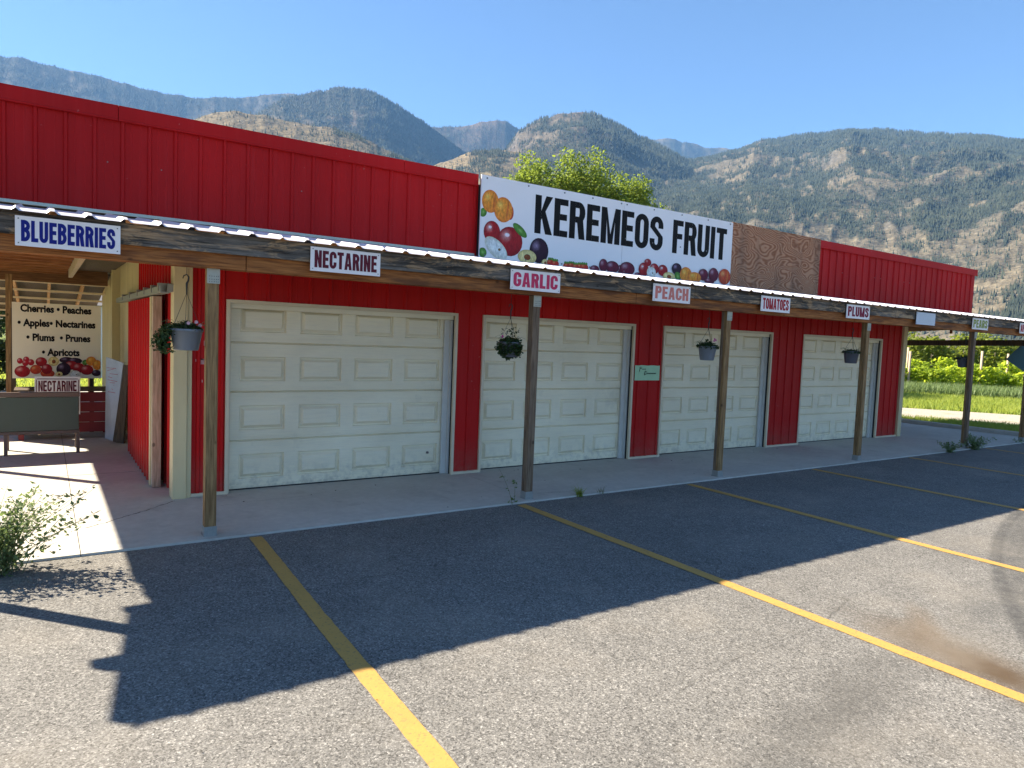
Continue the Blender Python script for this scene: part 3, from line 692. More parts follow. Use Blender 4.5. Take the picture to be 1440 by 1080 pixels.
# ------------------------------------------------------------------ lettering
def arc_strip(m, cx, cz, RX, RZ, t, b, a0, a1, y, T, n=12):
    P = []
    for i in range(n + 1):
        a = math.radians(a0 + (a1 - a0) * i / n)
        P.append(((cx + RX * math.cos(a), cz + RZ * math.sin(a)), (cx + (RX - t) * math.cos(a), cz + (RZ - b) * math.sin(a))))
    for p, q in zip(P, P[1:]): m.face([T(*p[0], y), T(*q[0], y), T(*q[1], y), T(*p[1], y)])
def glyph(ch, m, T, w, t, b, y):
    """unit-height condensed capital, width w, stem t, bar b"""
    st = [0]
    def yy(): st[0] += 1; return y - st[0] * 0.00025
    def rect(x0, z0, x1, z1):
        q = yy(); m.face([T(x0, z0, q), T(x1, z0, q), T(x1, z1, q), T(x0, z1, q)])
    def Q(*p):
        q = yy(); m.face([T(a, c, q) for a, c in p])
    def A(cx, cz, RX, RZ, a0, a1, n=10): arc_strip(m, cx, cz, RX, RZ, t, b, a0, a1, yy(), T, n)
    h = w / 2
    if ch == 'I': rect(0, 0, t, 1)
    elif ch == 'L': rect(0, 0, t, 1); rect(t, 0, w, b)
    elif ch in 'EF':
        rect(0, 0, t, 1); rect(t, 1 - b, w, 1); rect(t, .5 - b / 2 + .02, w * .93, .5 + b / 2 + .02)
        if ch == 'E': rect(t, 0, w, b)
    elif ch == 'H': rect(0, 0, t, 1); rect(w - t, 0, w, 1); rect(t, .5 - b / 2, w - t, .5 + b / 2)
    elif ch == 'T': rect(0, 1 - b, w, 1); rect(h - t / 2, 0, h + t / 2, 1 - b)
    elif ch == 'K':
        rect(0, 0, t, 1); Q((t, .36), (t, .60), (w - t * 1.1, 1), (w, 1)); Q((w - t * 1.08, 0), (w + .01, 0), (t * 1.55, .66), (t * .98, .50))
    elif ch == 'N': rect(0, 0, t, 1); rect(w - t, 0, w, 1); Q((t, 1), (t * .45, 1), (w - t, 0), (w - t * .45, 0))
    elif ch == 'M':
        rect(0, 0, t, 1); rect(w - t, 0, w, 1); k = t * .95
        Q((t, 1), (t - k * .2, .98), (h - k * .45, 0), (h + k * .0, 0), (h + k * .05, .22)); Q((w - t, 1), (h - k * .05, .22), (h, 0), (h + k * .45, 0), (w - t + k * .2, .98))
    elif ch == 'A':
        Q((0, 0), (t, 0), (h + t * .12, 1), (h - t * .62, 1)); Q((w - t, 0), (w, 0), (h + t * .62, 1), (h - t * .12, 1)); rect(t * .9, .2, w - t * .9, .2 + b * .85)
    elif ch in 'OCGU':
        r = .26
        rect(0, r, t, 1 - r if ch != 'U' else 1)
        A(h, r, h, r, 180, 360)
        if ch in 'OCG': A(h, 1 - r, h, r, 0, 180)
        if ch == 'O': rect(w - t, r, w, 1 - r)
        if ch == 'U': rect(w - t, r, w, 1)
        if ch == 'C': rect(w - t, r, w, .38); rect(w - t, .62, w, 1 - r)
        if ch == 'G': rect(w - t, r, w, .52); rect(h, .52 - b * .8, w - t, .52); rect(w - t, .66, w, 1 - r)
    elif ch in 'PRB':
        rect(0, 0, t, 1); zb = .44 if ch != 'B' else .46; r = (1 - zb) / 2
        def bowl(z0, z1, wd):
            rr = (z1 - z0) / 2; cx = wd - min(rr * .8, wd - t)
            rect(t, z1 - b, cx, z1); rect(t, z0, cx, z0 + b); A(cx, (z0 + z1) / 2, wd - cx, rr, -90, 90)
        bowl(zb, 1, w)
        if ch == 'B': bowl(0, zb + b * .9, w * 1.02)
        if ch == 'R': Q((w - t, 0), (w + .01, 0), (w - t * .35, zb + b * .5), (w - t * 1.45, zb + b * .5))
    elif ch == 'S':
        r = .26; zc1 = 1 - r; hz = .5
        A(h, 1 - r, h, r, 0, 185); rect(w - t, .66, w, 1 - r); A(h, r, h, r, 180, 360); rect(0, r, t, .34)
        Q((0, 1 - r + .01), (0, .66), (w - t, r + .13), (w - t, r - .01), (w, r), (w, r + .12), (w * .97, r + .17), (t, .70), (t, 1 - r + .01))
WID = dict(I=.0, M=1.32, W=1.4, A=1.08, O=1.0, E=.86, F=.82, L=.80, T=.92, N=1.02, K=1.05)
def word(txt, x0, x1, z0, z1, y, mat, parent, tk=.30, bk=.17, gap=.16):
    H = z1 - z0
    widths = [(WID.get(c, 1.0) if c not in ' ' else .55) for c in txt]
    widths = [tk if c == 'I' else w for c, w in zip(txt, widths)]
    tot = sum(widths) + gap * (len(txt) - 1)
    u = (x1 - x0) / tot; m = MB(); x = x0
    for c, w in zip(txt, widths):
        if c != ' ':
            xx = x; T = lambda a, bz, yq, xx=xx: (xx + a * H, yq, z0 + bz * H)
            glyph(c, m, T, w * u / H, tk * u / H, bk, y)
        x += (w + gap) * u
    return m.build('lettering', mat, parent)
def text(txt, cx, zc, size, sx, y, mat, parent, off=0.02, align='CENTER', rot=0):
    cu = bpy.data.curves.new('t', 'FONT'); cu.body = txt; cu.size = 1; cu.offset = off; cu.align_x = align; cu.resolution_u = 3
    ob = bpy.data.objects.new('t', cu); COL.objects.link(ob)
    me = bpy.data.meshes.new_from_object(ob.evaluated_get(bpy.context.evaluated_depsgraph_get()))
    me.name = 'lettering'
    bpy.data.objects.remove(ob)
    n = len(me.vertices); co = np.empty(n * 3, np.float32); me.vertices.foreach_get('co', co); co = co.reshape(-1, 3)
    px, pz = co[:, 0] * size * sx, co[:, 1] * size
    q = np.stack([px * math.cos(rot) - pz * math.sin(rot), np.zeros(n), px * math.sin(rot) + pz * math.cos(rot)], 1)
    me.vertices.foreach_set('co', q.astype(np.float32).ravel()); me.materials.clear(); me.materials.append(M[mat]); me.update()
    return inst('lettering', me, parent, (cx, y, zc))

# small hanging price boards on the fascia
SG = [(-0.16, 'BLUEBERRIES', 'ink_blue', 'white board reading BLUEBERRIES in blue letters, at the left end of the fascia'),
      (1.94, 'NECTARINE', 'ink_maroon', 'white board on the canopy fascia reading NECTARINE in maroon letters'),
      (4.04, 'GARLIC', 'ink_pink', 'white board reading GARLIC in bright pink letters, above a canopy post'),
      (6.105, 'PEACH', 'ink_peach', 'white board reading PEACH in faded salmon letters on the fascia'),
      (8.17, 'TOMATOES', 'ink_red', 'small white board reading TOMATOES in red letters on the fascia'),
      (10.25, 'PLUMS', 'ink_plum', 'small white board reading PLUMS in dark crimson letters on the fascia'),
      (12.37, '', '', 'pale board faded almost blank, between the PLUMS and PEARS boards'),
      (14.44, 'PEARS', 'ink_green', 'small white board reading PEARS in olive green letters on the fascia'),
      (16.53, 'APPLES', 'ink_red', 'white board with red letters at the far right end of the fascia')]
for i, (x, tx, ink, lab) in enumerate(SG):
    r_ = root('hanging_sign', (x + .325, 6.10, 2.41), lab, 'sign', 'produce name boards along the canopy fascia')
    dz = [0, .005, -.004, .004, -.004, .003, 0, 0, 0][i]
    MB().box((x, 6.094, 2.303 + dz), (x + .65, 6.102, 2.513 + dz)).build('sign_board', 'signwhite' if tx else 'palewhite', r_)
    if tx:
        pad = .035 if len(tx) > 4 else .05
        word(tx, x + pad, x + .65 - pad, 2.335 + dz, 2.485 + dz, 6.0925, ink, r_, tk=.41, bk=.19, gap=.13)
    else:
        m = MB(); rs = random.Random(2)
        for k in range(5): m.box((x + .08 + rs.uniform(0, .02), 6.0925, 2.335 + k * .035), (x + .55 + rs.uniform(0, .03), 6.0935, 2.345 + k * .035))
        m.build('faded_print', 'ink_faded', r_)
    m = MB()
    for sx_ in (.02, .63):
        for sz in (.02, .19): m.box((x + sx_ - .004, 6.091, 2.303 + dz + sz - .004), (x + sx_ + .004, 6.0936, 2.303 + dz + sz + .004))
    m.build('screws', 'screw', r_)

# printed fruit
FC = dict(ap=((.85, .30, .03), (.95, .62, .12), (.70, .10, .02)), nect=((.62, .07, .02), (.85, .45, .15), (.35, .02, .01)), apple=((.42, .008, .012), (.85, .45, .40), (.16, .0, .005)),
          plum=((.035, .006, .02), (.38, .26, .38), (.006, .002, .005)), plumr=((.16, .008, .03), (.60, .36, .42), (.04, .003, .012)), leaf=((.10, .26, .03), (.30, .50, .12), (.03, .10, .01)),
          slice=((.82, .80, .74), (.88, .87, .82), (.50, .42, .18)), half=((.86, .68, .28), (.90, .78, .45), (.42, .26, .04)), straw=((.62, .03, .015), (.85, .30, .10), (.35, .01, .01)), cherry=((.50, .01, .02), (.85, .5, .5), (.2, 0, .01)))
def disc(V, F, CC, cx, cz, rx, rz, y, cols, clipz=None, cliprx=None, hl=(-.35, .38), rot=0):
    base_, hi, rim = cols; n = 22; rings = (0, .25, .5, .72, .88, .97, 1.0); s0 = len(V)
    for r in rings:
        for j in range(n):
            a = 2 * math.pi * j / n; ux, uz = r * math.cos(a), r * math.sin(a)
            x = cx + (ux * math.cos(rot) * rx - uz * math.sin(rot) * rz); z = cz + (ux * math.sin(rot) * rx + uz * math.cos(rot) * rz)
            if clipz is not None: z = max(z, clipz)
            if cliprx is not None: x = min(max(x, cliprx[0]), cliprx[1])
            V.append((x, y, z))
            d = math.hypot(ux - hl[0], uz - hl[1]); k = max(0, 1 - d / .55) ** 1.6; e = max(0, r - .55) / .45; e = e * e * (.5 - .5 * (ux * .5 - uz * .5) if True else 1)
            sh = max(0, (ux * .45 - uz * .75)) * .7
            c = [b_ * (1 - k) + h_ * k for b_, h_ in zip(base_, hi)]; q = min(1, e * .8 + sh * .6); c = [a_ * (1 - q) + r_ * q for a_, r_ in zip(c, rim)]
            CC.append((*c, 1))
    for i in range(len(rings) - 1):
        for j in range(n):
            F.append((s0 + i * n + j, s0 + i * n + (j + 1) % n, s0 + (i + 1) * n + (j + 1) % n, s0 + (i + 1) * n + j))
def fruit(name, items, y, parent, clipz, cliprx):
    V, F, CC = [], [], []; step = 0.0003
    for i, (cx, cz, rx, rz, k) in enumerate(items):
        yy = y - i * step; rot = {'leaf': -.6, 'slice': -.6 if rx > .15 else 0}.get(k, 0)
        disc(V, F, CC, cx, cz, rx, rz, yy, FC[k], clipz, cliprx, rot=rot, hl=(0, 0) if k in ('slice', 'half', 'leaf') else (-.35, .38))
        if k == 'half': disc(V, F, CC, cx + rx * .02, cz - rz * .05, rx * .36, rz * .42, yy - step * .5, ((.28, .06, .01), (.5, .18, .05), (.12, .02, 0)), clipz, cliprx)
        if k == 'slice': disc(V, F, CC, cx + rx * .25, cz - rz * .1, rx * .10, rz * .16, yy - step * .5, ((.20, .10, .02), (.3, .15, .05), (.1, .05, 0)), clipz, cliprx)
        if k == 'straw':
            for q in (-.5, 0, .5): disc(V, F, CC, cx + rx * q, cz + rz * 1.0, rx * .25, rz * .4, yy - step * .5, FC['leaf'], clipz, cliprx, rot=q)
        if k in ('ap', 'nect') and rx > .1: disc(V, F, CC, cx + rx * .45, cz, rx * .10, rz * .8, yy - step * .5, ((.65, .14, .02), (.75, .2, .03), (.8, .3, .05)), clipz, cliprx, rot=-.12)
        if k == 'apple' and rx > .1: disc(V, F, CC, cx - rx * .25, cz + rz * .42, rx * .2, rz * .14, yy - step * .5, ((.95, .80, .80), (1, 1, 1), (.6, .2, .2)), clipz, cliprx)
    me = bpy.data.meshes.new(name); me.from_pydata([(a - LOC[parent.name].x, b - LOC[parent.name].y, c - LOC[parent.name].z) for a, b, c in V], [], F)
    ca = me.color_attributes.new('Col', 'FLOAT_COLOR', 'POINT'); ca.data.foreach_set('color', [v for c in CC for v in c])
    me.materials.append(M['print']); o = inst(name, me, parent, LOC[parent.name]); o['kind'] = 'stuff'; return o

# main sign on the parapet
S = root('fruit_sign', (6.99, 7.68, 3.3), 'long white main sign reading KEREMEOS FRUIT with printed fruit along its lower edge', 'sign')
MB().box((4.58, 7.655, 2.785), (6.993, 7.672, 3.825)).build('sign_panel', 'signwhite', S); MB().box((6.999, 7.655, 2.785), (9.41, 7.672, 3.825)).build('sign_panel', 'signwhite', S)
MB().box((4.60, 7.674, 2.80), (9.39, 7.72, 3.81)).build('sign_backing', 'conc_core', S)
word('KEREMEOS FRUIT', 5.42, 9.27, 3.195, 3.70, 7.6535, 'ink_black', S, tk=.37, bk=.165, gap=.11)
fruit('fruit_print', [(4.62, 3.36, .05, .06, 'leaf'), (4.72, 3.51, 0.126, 0.144, 'ap'), (5.03, 3.41, 0.05, 0.094, 'nect'), (4.92, 3.43, 0.144, 0.16, 'ap'), (4.76, 3.13, 0.125, 0.14, 'apple'), (5.04, 3.04, 0.196, 0.189, 'apple'), (5.19, 3.2, 0.133, 0.054, 'leaf'), (4.63, 2.86, .06, .06, 'leaf'), (4.83, 2.93, 0.20, 0.105, 'slice'), (5.51, 2.97, 0.156, 0.167, 'plum'), (5.32, 2.87, 0.15, 0.093, 'half'), (5.62, 2.82, 0.06, 0.05, 'half'), (5.71, 2.83, 0.062, 0.05, 'straw'), (5.79, 2.82, 0.062, 0.05, 'straw'), (5.99, 2.81, 0.064, 0.045, 'straw'), (6.07, 2.82, 0.064, 0.045, 'straw'), (6.15, 2.81, 0.071, 0.047, 'straw'), (6.23, 2.82, 0.064, 0.045, 'straw'), (6.3, 2.82, 0.072, 0.05, 'straw'), (6.49, 2.81, 0.087, 0.056, 'plumr'),
    (6.65, 2.88, 0.083, 0.091, 'plumr'), (6.97, 2.85, 0.048, 0.064, 'plumr'), (6.82, 2.87, 0.13, 0.086, 'plumr'), (7.11, 2.87, 0.15, 0.1, 'plumr'), (7.33, 2.8, 0.07, 0.036, 'plumr'), (7.52, 3.0, 0.071, 0.055, 'apple'), (7.66, 2.92, 0.093, 0.08, 'apple'), (7.44, 2.89, 0.101, 0.101, 'apple'), (7.6, 2.86, 0.095, 0.081, 'slice'), (7.84, 2.91, 0.105, 0.085, 'apple'), (8.14, 2.96, 0.109, 0.088, 'plum'), (7.98, 2.83, 0.13, 0.067, 'half'), (8.17, 2.85, 0.076, 0.06, 'leaf'), (8.35, 2.89, 0.134, 0.115, 'ap'), (8.75, 2.92, 0.116, 0.093, 'plumr'), (8.55, 2.86, 0.15, 0.085, 'ap'), (8.9, 2.83, 0.117, 0.047, 'plumr'), (8.99, 2.94, 0.118, 0.11, 'plumr'), (9.26, 2.93, 0.146, 0.127, 'nect')], 7.6545, S, 2.79, (4.585, 9.405))
m = MB(); rs = random.Random(4)
for x in (4.66, 5.3, 5.9, 6.4, 6.94, 7.05, 7.6, 8.2, 8.8, 9.34):
    for z in (3.79, 3.3, 2.83):
        if z == 3.3 and rs.random() < .4: continue
        m.tube([(x, 7.656, z), (x, 7.6475, z)], .011, 6)
m.build('sign_screws', 'screw', S)
P = root('plywood_panel', (10.66, 7.68, 3.3), 'weathered bare plywood board beside the main sign on the parapet', 'panel')
MB().box((9.42, 7.675, 2.785), (10.64, 7.69, 3.84)).build('plywood_sheet', 'ply', P); MB().box((10.642, 7.675, 2.785), (11.915, 7.69, 3.835)).build('plywood_sheet', 'ply', P)
MB().box((9.44, 7.692, 2.80), (11.9, 7.74, 3.80)).build('backing_frame', 'darkwood', P)
# mint paper sign on the pier
Q_ = root('card_sign', (7.72, 7.73, 1.35), 'mint green handwritten card taped between the second and third garage doors', 'sign')
m = MB(); n = 8
for i in range(n):
    a, b = 7.45 + .53 * i / n, 7.45 + .53 * (i + 1) / n
    ya, yb = 7.732 - .006 * math.sin(i * 1.3), 7.732 - .006 * math.sin((i + 1) * 1.3)
    m.face([(a, ya, 1.225), (b, yb, 1.225), (b, yb, 1.455 - .004 * math.sin(i * 2 + 2)), (a, ya, 1.455 - .004 * math.sin(i * 2))])
m.build('card', 'mint', Q_)
m = MB()
def scr(pts, r=.0028): m.tube([(x, 7.722, z) for x, z in pts], r, 4)
# best reading of the blurred handwriting: a short word above a longer one
scr([(7.535, 1.36), (7.545, 1.42)], .004); scr([(7.535, 1.425), (7.565, 1.43), (7.58, 1.415), (7.548, 1.40)], .0035)
for k in range(4): scr([(7.585 + k * .022, 1.392), (7.592 + k * .022, 1.405), (7.60 + k * .022, 1.392)])
scr([(7.64, 1.315), (7.66, 1.365)], .004); scr([(7.655, 1.37), (7.69, 1.36), (7.685, 1.325), (7.64, 1.31)], .004)
for k in range(8): scr([(7.70 + k * .024, 1.325), (7.71 + k * .024, 1.342), (7.718 + k * .024, 1.326)], .0034)
m.build('handwriting', 'ink_black', Q_)

# ------------------------------------------------------------------ things in the breezeway
Z0 = 0.018
T = root('produce_board', (0.2, 12.98, 1.4), 'cream board listing Cherries, Peaches, Apples, Nectarines, Plums, Prunes and Apricots above printed fruit', 'sign')
MB().box((-0.385, 12.975, 0.885), (0.775, 12.995, 2.04)).build('sign_board', 'signcream', T)
for s_, cx, z, in (('Cherries • Peaches', 0.18, 1.905), ('• Apples• Nectarines', 0.19, 1.685), ('• Plums  • Prunes', 0.21, 1.465), ('• Apricots', 0.235, 1.24)):
    text(s_, cx, z, 0.150, 0.80, 12.972, 'ink_black', T, 0.042)
fruit('fruit_print', [(-0.29, 1.15, 0.036, 0.044, 'cherry'), (-0.21, 1.17, 0.04, 0.048, 'cherry'), (-0.15, 1.13, 0.041, 0.049, 'cherry'), (-0.22, 1.12, 0.041, 0.049, 'cherry'), (-0.26, 0.99, 0.099, 0.089, 'apple'), (-0.02, 1.14, 0.074, 0.072, 'apple'), (-0.09, 1.02, 0.074, 0.072, 'nect'), (0.14, 1.15, 0.071, 0.073, 'half'), (0.06, 0.96, 0.093, 0.06, 'nect'), (0.05, 1.03, 0.071, 0.079, 'apple'), (0.31, 1.17, 0.096, 0.05, 'plum'), (0.42, 1.16, 0.097, 0.05, 'plum'), (0.37, 1.09, 0.086, 0.069, 'apple'), (0.47, 1.05, 0.082, 0.08, 'apple'), (0.42, 0.95, 0.077, 0.06, 'slice'), (0.27, 1.03, 0.096, 0.102, 'plum'), (0.21, 0.95, 0.048, 0.04, 'half'), (0.58, 1.02, 0.09, 0.08, 'apple'), (0.56, 1.14, 0.039, 0.046, 'leaf'), (0.64, 1.16, 0.069, 0.074, 'ap'), (0.72, 1.10, 0.06, 0.081, 'ap'), (0.71, 0.97, 0.065, 0.05, 'plum')], 12.9735, T, 0.89, (-.38, .77))
for x in (-0.40, 0.62): MB().box((x, 13.0, Z0), (x + .06, 13.05, 1.95)).build('leg', 'darkwood', T)
# nectarine yard sign
N_ = root('nectarine_sign', (0.17, 12.05, 0.7), 'white sign with rounded black border reading NECTARINE, standing behind the green bench', 'sign')
MB().box((-0.10, 12.04, 0.42), (0.455, 12.055, 0.975)).build('sign_board', 'signwhite', N_)
m = MB()
for a, b in (((-.07, .935), (.425, .945)), ((-.07, .45), (.425, .46))): m.box((a[0], 12.036, a[1]), (b[0], 12.0385, b[1]))
for a, b in (((-.085, .465), (-.075, .93)), ((.43, .465), (.44, .93))): m.box((a[0], 12.036, a[1]), (b[0], 12.0385, b[1]))
m.build('border', 'ink_maroon', N_)
word('NECTARINE', -.055, .41, .76, .915, 12.038, 'ink_maroon', N_, tk=.34, bk=.17, gap=.13)
for x in (-.06, .38): MB().box((x, 12.057, 0.13), (x + .03, 12.08, 0.9)).build('stake', 'edge', N_)
# bench
BN = root('garden_bench', (-0.3, 11.0, Z0), 'dark green panel bench with brown frame seen from behind in the breezeway', 'bench')
MB().box((-1.35, 10.985, .33), (.40, 11.005, .775)).build('backrest', 'benchgreen', BN, bevel=.003)
m = MB(); m.box((-1.36, 10.97, .778), (.41, 11.03, .84)); m.build('top_rail', 'benchbrown', BN, bevel=.006)
MB().box((-1.36, 10.975, .29), (.41, 11.02, .327)).build('lower_rail', 'benchbrown', BN)
for k in range(4): MB().box((-1.35, 11.05 + k * .11, .395), (.40, 11.145 + k * .11, .42)).build('seat_slat', 'benchgreen', BN, bevel=.003)
for x in (-1.34, -.42, .37):
    MB().box((x, 10.965, Z0), (x + .04, 11.02, .288)).build('leg', 'benchbrown', BN); MB().box((x, 11.44, Z0), (x + .04, 11.485, .39)).build('leg', 'benchbrown', BN)
    MB().box((x, 11.022, .35), (x + .04, 11.48, .392)).build('seat_support', 'benchbrown', BN)
# red crate table
CR = root('red_crate', (0.3, 12.5, Z0), 'dark red wooden crate table behind the green bench', 'crate')
for k in range(4): MB().box((-0.33, 12.30, .12 + k * .153), (.90, 12.325, .265 + k * .153)).build('slat', 'cratered', CR, bevel=.003)
MB().box((-0.33, 12.327, .10), (-.305, 13.0, .73)).build('side_panel', 'cratered', CR); MB().box((.875, 12.327, .10), (.90, 13.0, .73)).build('side_panel', 'cratered', CR)
MB().box((-0.35, 12.29, .735), (.92, 12.94, .76)).build('top', 'darkwood', CR)
for x, y in ((-.3, 12.33), (.8, 12.33), (-.3, 12.9), (.8, 12.9)): MB().box((x, y, Z0), (x + .07, y + .05, .10)).build('foot', 'cratered', CR)
# leaning boards
LB = root('leaning_sign', (0.85, 12.1, Z0), 'pale white panel with faint red print leaning against the cream wall', 'sign')
m = MB(); m.hexa([(.785, 12.25, Z0), (.80, 12.23, Z0), (.885, 11.9, Z0), (.87, 11.9, Z0)], [(.80, 12.27, 1.26), (.815, 12.26, 1.26), (1.02, 11.93, 1.19), (1.0, 11.92, 1.19)]); m.build('panel_face', 'greyboard', LB)
m = MB(); rs = random.Random(8)
for k in range(9):
    z = .75 + k * .045; m.tube([(.79 + .1 * rs.random(), 12.07 - .02, z), (.86 + .08 * rs.random(), 11.99 - .02, z + rs.uniform(-.03, .03))], .003, 4)
m.build('red_print', 'ink_red', LB)
DB = root('leaning_board', (1.0, 11.7, Z0), 'dark brown board leaning against the side wall next to the pale panel', 'board')
MB().hexa([(.90, 11.72, Z0), (.98, 11.62, Z0), (1.0, 11.64, Z0), (.92, 11.74, Z0)], [(.985, 11.74, 1.17), (1.045, 11.64, 1.17), (1.055, 11.66, 1.17), (1.0, 11.76, 1.17)]).build('plank', 'darkwood', DB)
MB().hexa([(.86, 11.86, Z0), (.90, 11.74, Z0), (.92, 11.76, Z0), (.88, 11.88, Z0)], [(1.0, 11.90, 1.10), (1.03, 11.78, 1.10), (1.045, 11.80, 1.10), (1.02, 11.92, 1.10)]).build('plank', 'darkwood', DB)

# ------------------------------------------------------------------ hanging baskets
def basket(x, z_rim, r, h, top, lab, style, seed, mat='pot', y=6.4):
    rs = random.Random(seed)
    o = root('hanging_basket', (x, y, z_rim - h), lab, 'flower basket', 'hanging flower baskets under the canopy')
    m = MB(); m.lathe([(0.001, 0), (r * .70, 0), (r * .76, .01), (r * .97, h - .022), (r * 1.02, h - .02), (r * 1.04, h), (r * .98, h + .002), (r * .92, h - .02), (r * .9, h - .03)], (x, y, z_rim - h), 28)
    m.build('pot', mat, o)
    m = MB(); m.lathe([(r * .91, -.03), (0.001, -.022)], (x, y, z_rim), 20); m.build('soil', 'soil', o)
    hk = z_rim + (top - z_rim) * .45
    m = MB()
    for a in (0.3, 2.4, 4.5): m.tube([(x + r * math.cos(a), y + r * math.sin(a), z_rim), (x, y, hk)], .0022, 4)
    m.build('hanger_wires', 'wire', o)
    m = MB(); cy = [(x, y, hk - .01), (x, y, hk + .08), (x + .012, y, hk + .105), (x + .015, y, hk + .135), (x, y, hk + .155), (x - .022, y, hk + .145), (x - .03, y, hk + .12)]
    m.tube(cy, [.006, .009, .008, .007, .006, .005, .004], 6); m.tube([(x, y, hk + .15), (x, y, roofz(y) - .02)], .0028, 5); m.build('hook', 'wire', o)
    m = MB(); P_ = []
    if style == 'trail':
        for k in range(620):
            a = rs.uniform(0, 6.28); q = r * rs.random() ** .5 * .95; P_.append((x + q * math.cos(a), y + q * math.sin(a), z_rim - .01 + rs.random() * .09 * (1.2 - q / r)))
        for k in range(900):
            t = rs.random(); s_ = rs.gauss(0, .04); P_.append((x - r * .85 - .085 * math.sin(t * 2.6) + s_ * .6, y + rs.gauss(0, .05), z_rim + .02 - t * .19 + rs.gauss(0, .018)))
    elif style == 'ball':
        for k in range(2600):
            a = rs.uniform(0, 6.28); v = rs.uniform(-1, 1); q = rs.uniform(.7, 1.0) + .22 * max(0, math.sin(a * 3 + v * 4)) * rs.random(); s_ = math.sqrt(1 - v * v)
            P_.append((x + (r * 1.12) * q * s_ * math.cos(a), y + (r * 1.12) * q * s_ * math.sin(a), z_rim - h * .35 + v * .115 * q))
        for k in range(40):
            a = rs.uniform(0, 6.28); P_.append((x + r * 1.35 * math.cos(a) * rs.random(), y + r * 1.2 * math.sin(a) * rs.random(), z_rim + .09 + rs.random() * .07))
    else:
        for k in range(480 if style == 'low' else 650):
            a = rs.uniform(0, 6.28); q = r * rs.random() ** .5 * 1.15; P_.append((x + q * math.cos(a), y + q * math.sin(a), z_rim - .015 + rs.random() * (.05 if style == 'low' else .10) * (1.3 - q / r)))
    leaves(m, P_, .032, rs, .25, .75); m.build('foliage', 'darkleaf', o)
    m = MB()
    if style != 'low':
        spots = {'trail': [(.0, .05), (.06, .06), (.09, .035)], 'ball': [(-.16, .06)], 'mid': [(0.02, .10), (.045, .085), (.01, .075)]}[style]
        for dx, dz in spots:
            for k in range(9):
                a = k * .7; m.face([(x + dx, y - .09, z_rim + dz), (x + dx + .012 * math.cos(a), y - .095, z_rim + dz + .012 * math.sin(a)), (x + dx + .017 * math.cos(a + .35), y - .1, z_rim + dz + .017 * math.sin(a + .35)), (x + dx + .012 * math.cos(a + .7), y - .095, z_rim + dz + .012 * math.sin(a + .7))])
        m.build('blooms', 'petalpale' if style == 'trail' else 'petalpink', o)
    # stray stems
    m = MB()
    for k in range(10):
        a = rs.uniform(0, 6.28); L = rs.uniform(.06, .13); m.tube([(x + r * .5 * math.cos(a), y + r * .5 * math.sin(a), z_rim), (x + r * 1.1 * math.cos(a), y + r * 1.1 * math.sin(a), z_rim + L * .6), (x + r * 1.5 * math.cos(a), y + r * 1.5 * math.sin(a), z_rim + L * .4)], .0018, 3)
    m.build('stems', 'stem', o)
basket(1.0, 1.757, .128, .178, 2.42, 'grey hanging pot with foliage trailing over its left side, beside the first post', 'trail', 1)
basket(4.263, 1.745, .115, .165, 2.33, 'hanging basket wholly covered in dark bushy foliage with one magenta flower, by the GARLIC board', 'ball', 2, 'potdark')
basket(7.49, 1.785, .122, .19, 2.30, 'grey hanging pot with a bright pink flower in the middle, left of the third post', 'mid', 3)
basket(10.985, 1.795, .120, .195, 2.30, 'dark grey hanging pot with sparse low plants in front of the fourth garage door', 'low', 4, 'potdark')
basket(14.95, 1.760, .135, .19, 2.30, 'dark hanging pot seen against the bright green vines at the right', 'low', 5, 'potdark')
# green canvas hanging by the last post
G_ = root('canvas_umbrella', (18.0, 6.75, 0), 'dark green canvas umbrella edge poking in beside the last post at the right', 'umbrella')
m = MB()
cpt = (19.6, 7.0, 2.32)
ring_ = [(17.32, 6.6, 1.76), (18.15, 6.3, 1.33), (19.3, 6.4, 1.4), (20.9, 6.9, 1.6), (21.2, 7.6, 1.75), (20.3, 7.5, 1.85)]
for i in range(6):
    a, b = ring_[i], ring_[(i + 1) % 6]; m.face([cpt, a, b])
m.build('canopy', 'tarp', G_)
m = MB(); m.tube([(19.62, 7.02, -0.06), (19.6, 7.0, 2.38)], .02, 8); m.build('pole', 'darkwood', G_)

# ------------------------------------------------------------------ small weeds on the pavement
def weed(name, x, y, z, n, hgt, spread, leaf, lab, cat, seed, lean=0, dens=26, mat='weedleaf', group=None, asp=.55):
    rs = random.Random(seed); o = root(name, (x, y, z), lab, cat, group); ms = MB(); ml = MB()
    for k in range(n):
        a = rs.uniform(0, 6.28); L = hgt * rs.uniform(.45, 1.0); sp = spread * rs.uniform(.25, 1.0); P_ = []
        bx, by = x + rs.gauss(0, spread * .12), y + rs.gauss(0, spread * .08)
        for i in range(7):
            t = i / 6; P_.append(Vector((bx + math.cos(a) * sp * t ** 1.4 + lean * t, by + math.sin(a) * sp * t ** 1.4 * .7, z + L * (t - .18 * t * t * (sp / spread)))))
        ms.tube(P_, [.003 * (1 - .7 * i / 6) * (hgt / .5) ** .5 for i in range(7)], 4, caps=False)
        pts = []
        for j in range(dens):
            t = rs.random() ** .7; i = min(5, int(t * 6)); p = P_[i].lerp(P_[i + 1], t * 6 - i); w = spread * .05
            pts.append((p.x + rs.gauss(0, w), p.y + rs.gauss(0, w), max(z + .004, p.z + rs.gauss(0, w))))
        leaves(ml, pts, leaf, rs, .1, asp)
    ms.build('stem', 'stem', o); ml.build('foliage', mat, o); return o
weed('leafy_weed', -0.30, 5.97, 0, 95, .66, .50, .040, 'bushy green weed growing from the asphalt edge at the lower left', 'weed', 21, .06, 30)
